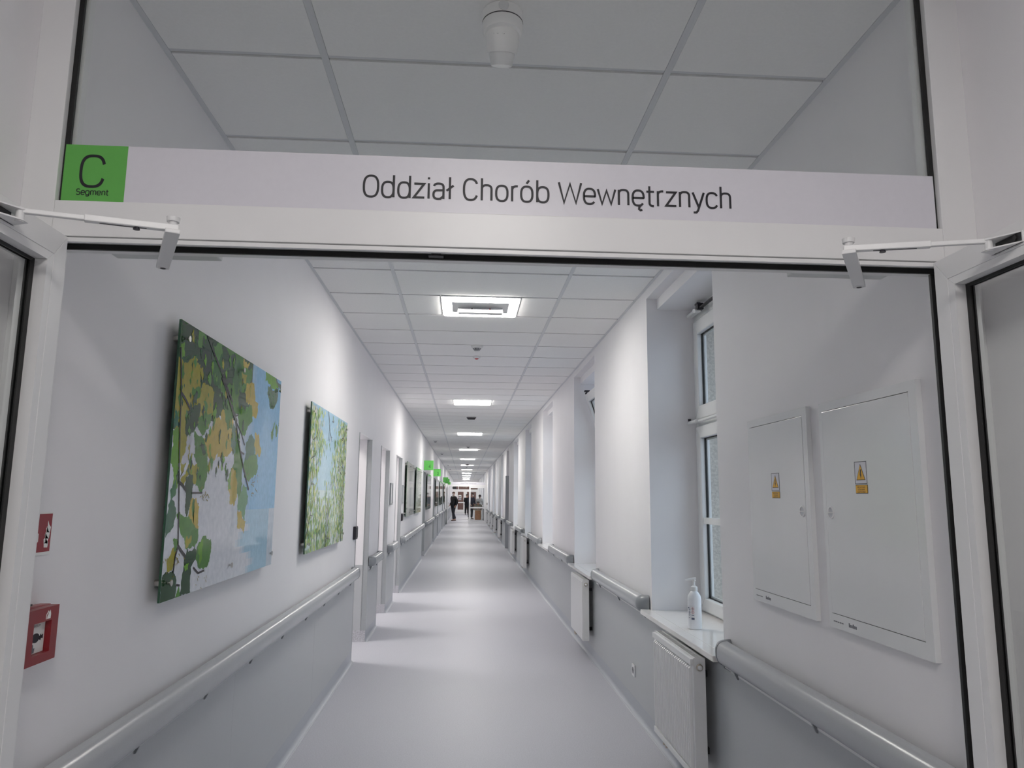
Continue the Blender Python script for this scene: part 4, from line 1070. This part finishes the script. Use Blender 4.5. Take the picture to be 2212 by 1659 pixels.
# ================================================================== CEILING THINGS
# ---- turret camera
cx0, cy0 = .090, 2.085
t = thing('security_camera', (cx0, cy0, ZC), 'white turret security camera on the ceiling above the department sign', 'camera')
bm = bmesh.new(); lathe(bm, [(.060, 0), (.063, .002), (.063, .033), (.061, .035)], 36, (cx0, cy0, ZC), (0, 0, -1)); finish('base', bm, 'camera_white', t, smooth=True)
bm = bmesh.new(); lathe(bm, [(.0632, .0345), (.0632, .0375)], 36, (cx0, cy0, ZC), (0, 0, -1)); finish('joint', bm, 'dark', t)
bm = bmesh.new(); lathe(bm, [(.0625, .037), (.063, .039), (.0625, .062), (.058, .070), (.054, .071)], 36, (cx0, cy0, ZC), (0, 0, -1)); finish('collar', bm, 'camera_white', t, smooth=True)
hd = Vector((0, .42, -1)).normalized(); hc = Vector((cx0, cy0+.004, ZC-.052))
bm = bmesh.new(); lathe(bm, [(.050, 0), (.0535, .012), (.0525, .035), (.047, .068), (.045, .070)], 36, hc, hd); finish('housing', bm, 'camera_white', t, smooth=True)
bm = bmesh.new(); lathe(bm, [(.0405, .0695), (.0410, .071), (.0345, .098), (.032, .105), (.026, .106)], 36, hc, hd); finish('hood', bm, 'white_metal', t, smooth=True)
bm = bmesh.new(); lathe(bm, [(.0150, 0), (.0155, .003), (.013, .005)], 20, (cx0, cy0-.0625, ZC-.017), (0, -1, 0)); box(bm, cx0-.007, cx0+.007, cy0-.0682, cy0-.0674, ZC-.018, ZC-.016); finish('screw_cap', bm, 'white_plastic', t, smooth=True)
side = hd.cross(Vector((1, 0, 0))).normalized()
back = -side if side.y > 0 else side
def cone_pt(a, h, e=.0006):
    r = .0535+(.047-.0535)*((h-.012)/.056)+e
    return hc+hd*h+(Vector((1, 0, 0))*math.sin(a)+back*math.cos(a))*r
bm = bmesh.new()
for a0, a1, h in [(-.55, -.32, .020), (-.28, -.02, .020), (-.55, -.33, .025), (-.25, -.05, .026), (-.55, -.12, .031), (-.55, 0, .036), (-.55, -.2, .039), (-.55, -.25, .042), (-.55, 0, .046), (.05, .12, .021), (.05, .16, .027), (.2, .26, .031), (.2, .26, .024)]:
    vs = [bm.verts.new(cone_pt(a, hh)) for a, hh in ((a0, h), (a1, h), (a1, h+.0022), (a0, h+.0022))]; bm.faces.new(vs)
finish('printed_label', bm, 'print_black', t)

# ---- emergency lamp inside the first light
t = thing('emergency_lamp', (.095, 5.66, ZC-.013), 'white emergency lamp hanging below the first bright ceiling light', 'emergency lamp')
part('base_plate', 'white_metal', t, (-.125, .315, 5.475, 5.79, ZC-.020, ZC-.0132), bevel=.002)
part('housing', 'lamp_lens', t, (-.08, .27, 5.62, 5.67, ZC-.066, ZC-.0202), bevel=.004)
part('lens', 'white_gloss', t, (-.075, .265, 5.56, 5.6195, ZC-.076, ZC-.050), bevel=.004)
part('reflector', 'print_grey', t, (-.07, .26, 5.612, 5.6196, ZC-.049, ZC-.042))
bm = bmesh.new(); cyl(bm, (.03, 5.6195, ZC-.031), (.03, 5.618, ZC-.031), .006); finish('test_button', bm, 'print_grey', t)
bm = bmesh.new(); cyl(bm, (.17, 5.6195, ZC-.031), (.17, 5.618, ZC-.031), .006); finish('status_led', bm, 'red_led', t)
# ---- detectors
def smoke(x, y, label, group=None):
    t = thing('smoke_detector', (x, y, ZC), label, 'smoke detector', group)
    bm = bmesh.new(); lathe(bm, [(.056, 0), (.058, .004), (.056, .016), (.046, .026), (.042, .027)], 28, (x, y, ZC-.0005), (0, 0, -1)); finish('base', bm, 'white_plastic', t, smooth=True)
    bm = bmesh.new(); lathe(bm, [(.041, .026), (.030, .044), (.018, .054)], 28, (x, y, ZC-.0005), (0, 0, -1)); finish('chamber', bm, 'print_grey', t, smooth=True)
    bm = bmesh.new()
    for i in range(8):
        a = i*PI/4+PI/8*0; p = Vector((math.cos(a), math.sin(a), 0))
        cyl(bm, Vector((x, y, ZC-.0265))+p*.0425, Vector((x, y, ZC-.055))+p*.0185, .002, n=6)
    finish('vane', bm, 'white_plastic', t)
    bm = bmesh.new(); lathe(bm, [(.020, .053), (.014, .061), (.006, .064)], 20, (x, y, ZC-.0005), (0, 0, -1)); finish('tip', bm, 'white_plastic', t, smooth=True)
smoke(.094, 7.20, 'white cone shaped smoke detector between the first two ceiling lights')
smoke(.075, 22.1, 'white smoke detector in front of the fourth ceiling light')
for y in (37.7,): smoke(.07, y, 'white smoke detector in front of the seventh ceiling light')
for n, y in enumerate((20.0, 25.9, 35.6, 40.7)): smoke(-.815, y, 'small white smoke detector on the ceiling edge ' + ['just past green sign four', 'just past green sign three', 'above green sign two', 'above the last handrail by the far doors'][n], 'detectors along the ceiling edge')
t = thing('alarm_beacon', (.10, 7.77, ZC), 'small white ceiling beacon with a dark red lens behind the smoke detector', 'beacon')
bm = bmesh.new(); lathe(bm, [(.041, 0), (.042, .003), (.040, .010), (.028, .022), (.022, .023)], 24, (.10, 7.77, ZC-.0005), (0, 0, -1)); finish('base', bm, 'white_plastic', t, smooth=True)
bm = bmesh.new(); lathe(bm, [(.022, .022), (.021, .026), (.012, .031)], 24, (.10, 7.77, ZC-.0005), (0, 0, -1)); finish('lens', bm, 'red_led', t, smooth=True)
def darkbox(y, label):
    t = thing('ceiling_sensor', (.097, y, ZC), label, 'sensor')
    part('mount', 'white_plastic', t, (.02, .174, y-.03, y+.03, ZC-.012, ZC-.0005), bevel=.003)
    bm = bmesh.new(); prism(bm, [(.005, ZC-.012), (.189, ZC-.012), (.160, ZC-.052), (.034, ZC-.052)][::-1], lambda u, v, w: (u, w, v), y-.035, y+.035); finish('cover', bm, 'black_plastic', t, .004)
darkbox(13.85, 'black wedge shaped sensor on the ceiling past the second ceiling light')
darkbox(34.8, 'black wedge shaped sensor on the ceiling past the sixth ceiling light')
# ================================================================== FAR END
# ---- far door frame with one closed and one open leaf
ff = thing('door_frame', (.11, YE, 0), 'white aluminium door frame with transom at the far end of the corridor', 'door frame')
fy = YE
part('post', mf, ff, (XL, GX0, fy, fy+.075, 0, ZC-.002)); part('post', mf, ff, (GX1, XR, fy, fy+.075, 0, ZC-.002))
part('head_bar', mf, ff, (GX0, GX1, fy, fy+.075, 2.95, ZC-.002)); part('transom_bar', mf, ff, (GX0, GX1, fy, fy+.075, 2.10, 2.205))
part('pane', 'glass', ff, (GX0, GX1, fy+.03, fy+.036, 2.205, 2.95))
s2 = thing('department_sign', (.11, fy-.01, 2.2), 'long white department sign over the far glazed doors', 'sign')
part('board', 'sign_white', s2, (-.817, GX1-.007, fy-.012, fy-.002, 2.20, 2.345))
part('segment_square', 'green', s2, (GX0+.0065, -.8172, fy-.012, fy-.002, 2.20, 2.345))
stroke_text('lettering', 'Oddział Chorób Wewnętrznych', 'print_black', s2, FYp, -.262, 2.245, .0535, .916, w1=fy-.014, wt=.1)
def far_leaf(label, X0, X1, open_left=False):
    t = thing('door_leaf', ((X0+X1)/2, fy+.04, 0), label, 'door')
    if open_left: fn, w0, w1 = FX, X0, X0-.05
    else: fn, w0, w1 = FYp, fy+.01, fy+.06
    a, b = (fy-.95, fy-.005) if open_left else (X0, X1)
    mitre('frame', mf, t, fn, (a, b, .008, 2.10), (a+.09, b-.07, .19, 2.02), w0, w1, names=('stile', 'rail'))
    bm = bmesh.new(); prism(bm, [(a+.09, .875), (b-.07, .875), (b-.07, .955), (a+.09, .955)], fn, w0, w1); finish('mid_rail', bm, mf, t)
    wm = (w0+w1)/2
    for z0, z1 in ((.19, .875), (.955, 2.02)):
        bm = bmesh.new(); prism(bm, [(a+.09, z0), (b-.07, z0), (b-.07, z1), (a+.09, z1)], fn, wm-.003, wm+.003); finish('pane', bm, 'glass', t)
    bm = bmesh.new()
    if open_left: cyl(bm, (X0+.05, a+.05, .95), (X0+.05, a+.05, 1.2), .013); cyl(bm, (X0, a+.05, .97), (X0+.05, a+.05, .97), .008); cyl(bm, (X0, a+.05, 1.18), (X0+.05, a+.05, 1.18), .008)
    else: cyl(bm, (a+.05, w0-.05, .95), (a+.05, w0-.05, 1.2), .013); cyl(bm, (a+.05, w0, .97), (a+.05, w0-.05, .97), .008); cyl(bm, (a+.05, w0, 1.18), (a+.05, w0-.05, 1.18), .008)
    finish('handle', bm, 'steel', t, smooth=True)
far_leaf('closed white glazed leaf of the far doors in front of the wooden desk', .245, GX1-.002)
far_leaf('open white glazed leaf of the far doors beside the walking person', -.93, -.93, True)
t = thing('card_reader', (XR, 42.0, 1.1), 'small black card reader beside the far glazed doors', 'card reader')
part('body', 'black_plastic', t, (XR-.03, XR-.0008, 41.95, 42.08, 1.08, 1.20), bevel=.004); part('faceplate', 'dark', t, (XR-.033, XR-.03, 41.96, 42.07, 1.09, 1.19))
t = thing('fire_alarm_button', (XR, 53.4, 1.08), 'small red alarm box on the wall beyond the far doors', 'fire alarm')
part('housing', 'red', t, (XR-.05, XR-.0008, 53.33, 53.47, 1.08, 1.22), bevel=.005); part('window', 'print_white', t, (XR-.052, XR-.05, 53.37, 53.43, 1.12, 1.18))
t = thing('hanging_screen', (-.83, 60, 2.1), 'dark screen hanging by the wall before the end doors', 'screen')
part('casing', 'black_plastic', t, (-.98, -.68, 60, 60.06, 2.10, 2.32), bevel=.006); part('display', 'dark', t, (-.965, -.695, 59.995, 60, 2.115, 2.305)); part('wall_arm', 'steel', t, (XL+.0008, -.98, 60.02, 60.05, 2.19, 2.23))

# ---- end wall with double doors and a brick wall outside
ew = struct('wall_end', 'wall_paint', (XL-.2, -1.0, YD, YD+.2, 0, ZC+.1), (1.23, XR+.2, YD, YD+.2, 0, ZC+.1), (-1.0, 1.23, YD, YD+.2, 2.62, ZC+.1))
struct('wall_outside', 'brick', (-3.5, 3.5, YD+2.2, YD+2.4, -.1, 4.2))
struct('floor_outside', 'terrazzo', (-3.5, 3.5, YD+.4, YD+2.2, -.1, -.02))
ed = thing('door_13', (.11, YD, 0), kind='structure')
mitre('frame', mf, ed, FYp, (-1.0, 1.23, 0, 2.62), (-.92, 1.15, -.06, 2.54), YD+.02, YD+.10, names=('frame_post', 'frame_head'))
part('transom_bar', mf, ed, (-.92, 1.15, YD+.02, YD+.10, 2.06, 2.16)); part('transom_mullion', mf, ed, (-.62, -.55, YD+.02, YD+.10, 2.16, 2.54)); part('pane', 'glass', ed, (-.92, 1.15, YD+.05, YD+.056, 2.16, 2.54))
part('threshold', 'white_metal', ed, (-1.0, 1.23, YD-.30, YD+.02, .0005, .12))
for a, b, w in ((-.92, .02, .30), (.025, 1.15, .16)):
    mitre('leaf', mf, ed, FYp, (a, b, .125, 2.06), (a+w, b-.13, .36, 1.95), YD+.03, YD+.08, names=('leaf_stile', 'leaf_rail'))
    part('leaf_mid_rail', mf, ed, (a+w, b-.13, YD+.03, YD+.08, .95, 1.04)); part('pane', 'glass', ed, (a+w, b-.13, YD+.05, YD+.056, .36, 1.95))
t = thing('paper_notice', (-.42, YD+.02, 1.3), 'white paper notice with a blue bar on the end door pane', 'notice')
part('sheet', 'print_white', t, (-.57, -.30, YD+.040, YD+.044, 1.36, 1.66)); part('picture', 'print_grey', t, (-.53, -.34, YD+.038, YD+.040, 1.44, 1.56)); part('bar', 'label_blue', t, (-.57, -.30, YD+.040, YD+.044, 1.27, 1.34)); part('strip', 'print_white', t, (-.57, -.30, YD+.040, YD+.044, 1.21, 1.265))

# ---- desk
t = thing('wooden_desk', (.9, 50.5, 0), 'low brown wooden desk with a pale top behind the far glazed leaf', 'desk')
part('top', 'cloth_beige', t, (.60, 1.17, 50.1, 50.95, .625, .655), bevel=.004); part('front_panel', 'wood', t, (.72, 1.09, 50.13, 50.16, .003, .625)); part('side_panel', 'wood', t, (.72, .745, 50.16, 50.9, .003, .625)); part('side_panel', 'wood', t, (1.065, 1.09, 50.16, 50.9, .003, .625)); part('leg', 'white_metal', t, (1.12, 1.16, 50.13, 50.17, .003, .625)); part('leg', 'white_metal', t, (1.12, 1.16, 50.88, 50.92, .003, .625))

# ---- people
def skin_mesh(name, verts, edges, radii, m, parent, root=0, sub=1, smooth=True):
    me = bpy.data.meshes.new(name); me.from_pydata([tuple(v) for v in verts], edges, [])
    o = bpy.data.objects.new('tmp', me); COL.objects.link(o)
    mod = o.modifiers.new('s', 'SKIN'); mod.use_smooth_shade = True
    for i, d in enumerate(me.skin_vertices[0].data):
        r = radii[i]; d.radius = (r, r) if not isinstance(r, tuple) else r; d.use_root = (i == root)
    if sub: sb = o.modifiers.new('u', 'SUBSURF'); sb.levels = sub; sb.render_levels = sub
    bpy.context.view_layer.update()
    nm = bpy.data.meshes.new_from_object(o.evaluated_get(bpy.context.evaluated_depsgraph_get()))
    bpy.data.objects.remove(o, do_unlink=True)
    nm.name = name; nm.materials.clear(); nm.materials.append(MATS[m])
    for p in nm.polygons: p.use_smooth = True
    q = bpy.data.objects.new(name, nm); COL.objects.link(q); q.parent = parent
    return q
def person(loc, rz, J, coat, trousers, shoes, hair, label, mask=True, coat_len=.2, scarf=None, tail=False, head_tilt=0):
    """J: joints in metres, the figure looks towards -Y before rotation"""
    t = thing('person', loc, label, 'person'); t.rotation_euler = (0, 0, rz)
    V = lambda k: Vector(J[k])
    vs, ed, ra = [], [], []
    def add(p, r, prev=None):
        vs.append(Vector(p)); ra.append(r)
        if prev is not None: ed.append((prev, len(vs)-1))
        return len(vs)-1
    pe = add(V('pelvis'), .115); be = add(V('belly'), .105, pe); ch = add(V('chest'), .115, be); nb = add(V('neck'), .055, ch); hb = add(V('jaw'), .062, nb); hm = add(V('head'), .084, hb); ht = add(V('crown'), .062, hm)
    for s in 'lr':
        sh = add(V('shoulder_'+s), .055, ch); el = add(V('elbow_'+s), .042, sh); wr_ = add(V('wrist_'+s), .028, el)
        d = (V('wrist_'+s)-V('elbow_'+s)).normalized(); side_ = d.orthogonal().normalized()
        pa = add(V('wrist_'+s)+d*.06, .030, wr_)
        for k, L in ((-1.5, .06), (-.5, .075), (.5, .072), (1.5, .058)):
            a = add(V('wrist_'+s)+d*(.085+L*.45)+side_*k*.016, .009, pa); add(V('wrist_'+s)+d*(.085+L)+side_*k*.015+d.cross(side_)*.012, .008, a)
        a = add(V('wrist_'+s)+d*.05+side_*.04, .010, pa); add(V('wrist_'+s)+d*.085+side_*.055, .009, a)
        hp = add(V('hip_'+s), .085, pe); kn = add(V('knee_'+s), .058, hp); an = add(V('ankle_'+s), .040, kn); add(V('toe_'+s)+Vector((0, 0, .02)), .032, an)
    skin_mesh('body', vs, ed, ra, 'skin', t)
    # face
    hd = V('head'); up = (V('crown')-V('jaw')).normalized(); fw = Vector((math.sin(head_tilt), -math.cos(head_tilt), 0)); fw = (fw-up*fw.dot(up)).normalized(); sd = up.cross(fw)
    bm = bmesh.new()
    sphere(bm, hd+fw*.095-up*.015, .014, (1, 1, 1.5), 10, 8)
    finish('nose', bm, 'skin', t).matrix_parent_inverse = Matrix()
    bm = bmesh.new()
    for k in (-1, 1): sphere(bm, hd+fw*.080+sd*.032*k+up*.018, .011, (1, 1, .8), 8, 6)
    finish('eye', bm, 'hair_dark', t).matrix_parent_inverse = Matrix()
    for k in (-1, 1):
        bm = bmesh.new(); sphere(bm, hd+sd*.088*k, .026, (.5, .6, 1.2), 10, 8); finish('ear', bm, 'skin', t).matrix_parent_inverse = Matrix()
    bm = bmesh.new(); box(bm, -.028, .028, -.004, .004, -.005, .005); M = Matrix((sd, fw, up)).transposed().to_4x4(); M.translation = hd+fw*.084-up*.048; bm.transform(M)
    finish('mouth', bm, 'red_flat', t).matrix_parent_inverse = Matrix()
    bm = bmesh.new(); sphere(bm, (0, 0, 0), .101, (.96, 1.05, 1.0), 16, 12, -.25 if not tail else -.6)
    M = Matrix((sd, fw, up)).transposed().to_4x4(); M.translation = hd-fw*.022+up*.030; bm.transform(M); finish('hair', bm, hair, t, smooth='all').matrix_parent_inverse = Matrix()
    if tail:
        bm = bmesh.new(); cyl(bm, hd-fw*.10+up*.02, hd-fw*.14-up*.16, .034, .012, 12); finish('ponytail', bm, hair, t, smooth=True).matrix_parent_inverse = Matrix()
    if mask:
        bm = bmesh.new(); sphere(bm, (0, 0, 0), .062, (1.0, .62, .85), 14, 10); M = Matrix((sd, fw, up)).transposed().to_4x4(); M.translation = hd+fw*.062-up*.045; bm.transform(M); finish('face_mask', bm, 'mask', t, smooth='all').matrix_parent_inverse = Matrix()
    # clothes
    P = V('pelvis'); dn = Vector((0, 0, -coat_len))
    cv = [V('chest'), V('belly'), P, P+dn, V('neck')-Vector((0, 0, .03))]; cr = [(.205, .165), (.19, .16), (.20, .17), (.19, .17), .09]; ce_ = [(0, 1), (1, 2), (2, 3), (0, 4)]
    for s in 'lr':
        i = len(cv); cv += [V('shoulder_'+s), V('elbow_'+s), V('wrist_'+s)]; cr += [.098, .078, .056]; ce_ += [(0, i), (i, i+1), (i+1, i+2)]
    skin_mesh('coat', cv, ce_, cr, coat, t)
    tv = [P+Vector((0, 0, .02))]; tr = [.13]; te = []
    for s in 'lr':
        i = len(tv); tv += [V('hip_'+s), V('knee_'+s), V('ankle_'+s)+Vector((0, 0, -.01))]; tr += [.110, .088, .072]; te += [(0, i), (i, i+1), (i+1, i+2)]
    skin_mesh('trousers', tv, te, tr, trousers, t)
    for s in 'lr':
        a, b = V('ankle_'+s), V('toe_'+s); d = (b-a); d.z = 0; d = d.normalized() if d.length > .01 else Vector((0, -1, 0))
        heel = Vector((a.x, a.y, min(a.z, .09)-.045))-d*.05
        if a.z > .14: heel = a-Vector((0, 0, .06))-d*.05
        skin_mesh('shoe', [heel, (heel+b)/2+Vector((0, 0, .012)), Vector((b.x, b.y, max(b.z, .036)))+d*.05], [(0, 1), (1, 2)], [.043, .046, .036], shoes, t, 1)
    if scarf:
        bm = bmesh.new(); lathe(bm, [(.075, -.045), (.088, -.02), (.085, .02), (.068, .045)], 16, V('neck')+Vector((0, -.01, .02))); finish('scarf', bm, scarf, t, smooth=True).matrix_parent_inverse = Matrix()
    return t
def standing(H=1.78, **kw):
    k = H/1.78
    J = dict(pelvis=(0,0,.95), belly=(0,.0,1.12), chest=(0,.01,1.32), neck=(0,.0,1.49), jaw=(0,-.02,1.575), head=(0,-.02,1.66), crown=(0,-.005,1.735),
             shoulder_l=(.19,.01,1.42), elbow_l=(.25,.03,1.14), wrist_l=(.24,-.06,.90), shoulder_r=(-.19,.01,1.42), elbow_r=(-.25,.03,1.14), wrist_r=(-.24,-.06,.90),
             hip_l=(.095,0,.90), knee_l=(.11,-.02,.50), ankle_l=(.11,.02,.09), toe_l=(.13,-.14,.036), hip_r=(-.095,0,.90), knee_r=(-.11,-.02,.50), ankle_r=(-.11,.02,.09), toe_r=(-.13,-.14,.036))
    for a, v in kw.items(): J[a] = v
    return {a: tuple(q*k for q in v) for a, v in J.items()}
# man stepping through, coat open at the neck
person((-.70, 47.45, 0), math.radians(-50), standing(1.83, knee_l=(.10,-.08,.50), ankle_l=(.10,-.06,.09), toe_l=(.11,-.21,.036), knee_r=(-.10,.06,.50), ankle_r=(-.11,.26,.12), toe_r=(-.12,.13,.036), elbow_r=(-.26,.08,1.15), wrist_r=(-.22,-.10,.98), elbow_l=(.26,.10,1.15), wrist_l=(.24,-.02,.93)),
       'cloth_black', 'cloth_charcoal', 'shoe_brown', 'hair_brown', 'person in a black coat and white mask walking past the far open leaf', True, .22, 'cloth_beige', head_tilt=.3)
person((.19, 63.6, 0), math.radians(172), standing(1.72, elbow_l=(.24,-.06,1.14), wrist_l=(.14,-.20,1.12), elbow_r=(-.24,-.06,1.14), wrist_r=(-.14,-.20,1.12)), 'cloth_black', 'cloth_black', 'shoe_black', 'hair_dark', 'person in long black coat standing with back turned before the end doors', False, .35)
person((.41, 51.45, 0), math.radians(35), standing(1.80, belly=(0,-.03,1.12), chest=(.02,-.08,1.31), neck=(.03,-.13,1.47), jaw=(.04,-.17,1.55), head=(.04,-.19,1.63), crown=(.04,-.18,1.71), shoulder_l=(.20,-.08,1.41), shoulder_r=(-.17,-.08,1.41), elbow_l=(.28,-.06,1.13), wrist_l=(.20,-.24,1.0), elbow_r=(-.25,-.08,1.13), wrist_r=(-.18,-.26,.98)),
       'cloth_navy', 'cloth_black', 'shoe_black', 'hair_brown', 'person in a navy jacket and white mask standing beside the desk', True, .15)
person((1.0, 52.05, 0), math.radians(160), standing(1.70, belly=(0,-.04,1.12), chest=(0,-.10,1.30), neck=(0,-.15,1.46), jaw=(0,-.18,1.54), head=(0,-.19,1.62), crown=(0,-.18,1.70), shoulder_l=(.18,-.09,1.40), shoulder_r=(-.18,-.09,1.40), elbow_l=(.27,-.12,1.12), wrist_l=(.16,-.30,1.05), elbow_r=(-.27,-.12,1.12), wrist_r=(-.16,-.30,1.05)),
       'cloth_pale', 'cloth_charcoal', 'shoe_black', 'hair_dark', 'person in a pale grey jacket with tied dark hair standing behind the desk', False, .30, tail=True)
ch_ = thing('chair', (.93, 51.22, 0), 'chair with dark frame used by the seated person at the desk', 'chair')
part('seat', 'cloth_charcoal', ch_, (.70, 1.16, 51.03, 51.45, .40, .44), bevel=.01); part('backrest', 'cloth_charcoal', ch_, (.72, 1.14, 51.43, 51.46, .60, .86), bevel=.008)
for x in (.71, 1.13):
    for y, z in ((51.04, .40), (51.43, .84)): part('leg', 'dark', ch_, (x, x+.02, y, y+.02, .001, z))
sit = dict(pelvis=(0,.05,.55), belly=(0,.02,.70), chest=(0,-.06,.86), neck=(0,-.13,.99), jaw=(0,-.19,1.03), head=(0,-.23,1.09), crown=(0,-.21,1.17),
           shoulder_l=(.18,-.06,.94), elbow_l=(.24,-.22,.74), wrist_l=(.10,-.42,.71), shoulder_r=(-.18,-.06,.94), elbow_r=(-.24,-.22,.74), wrist_r=(-.08,-.44,.71),
           hip_l=(.09,.02,.53), knee_l=(.12,-.30,.52), ankle_l=(.12,-.28,.09), toe_l=(.12,-.42,.036), hip_r=(-.09,.02,.53), knee_r=(-.12,-.30,.52), ankle_r=(-.12,-.28,.09), toe_r=(-.12,-.42,.036))
person((.93, 51.15, 0), 0, sit, 'cloth_olive', 'cloth_charcoal', 'shoe_black', 'hair_dark', 'person in an olive top seated and bent over the desk', False, .02)
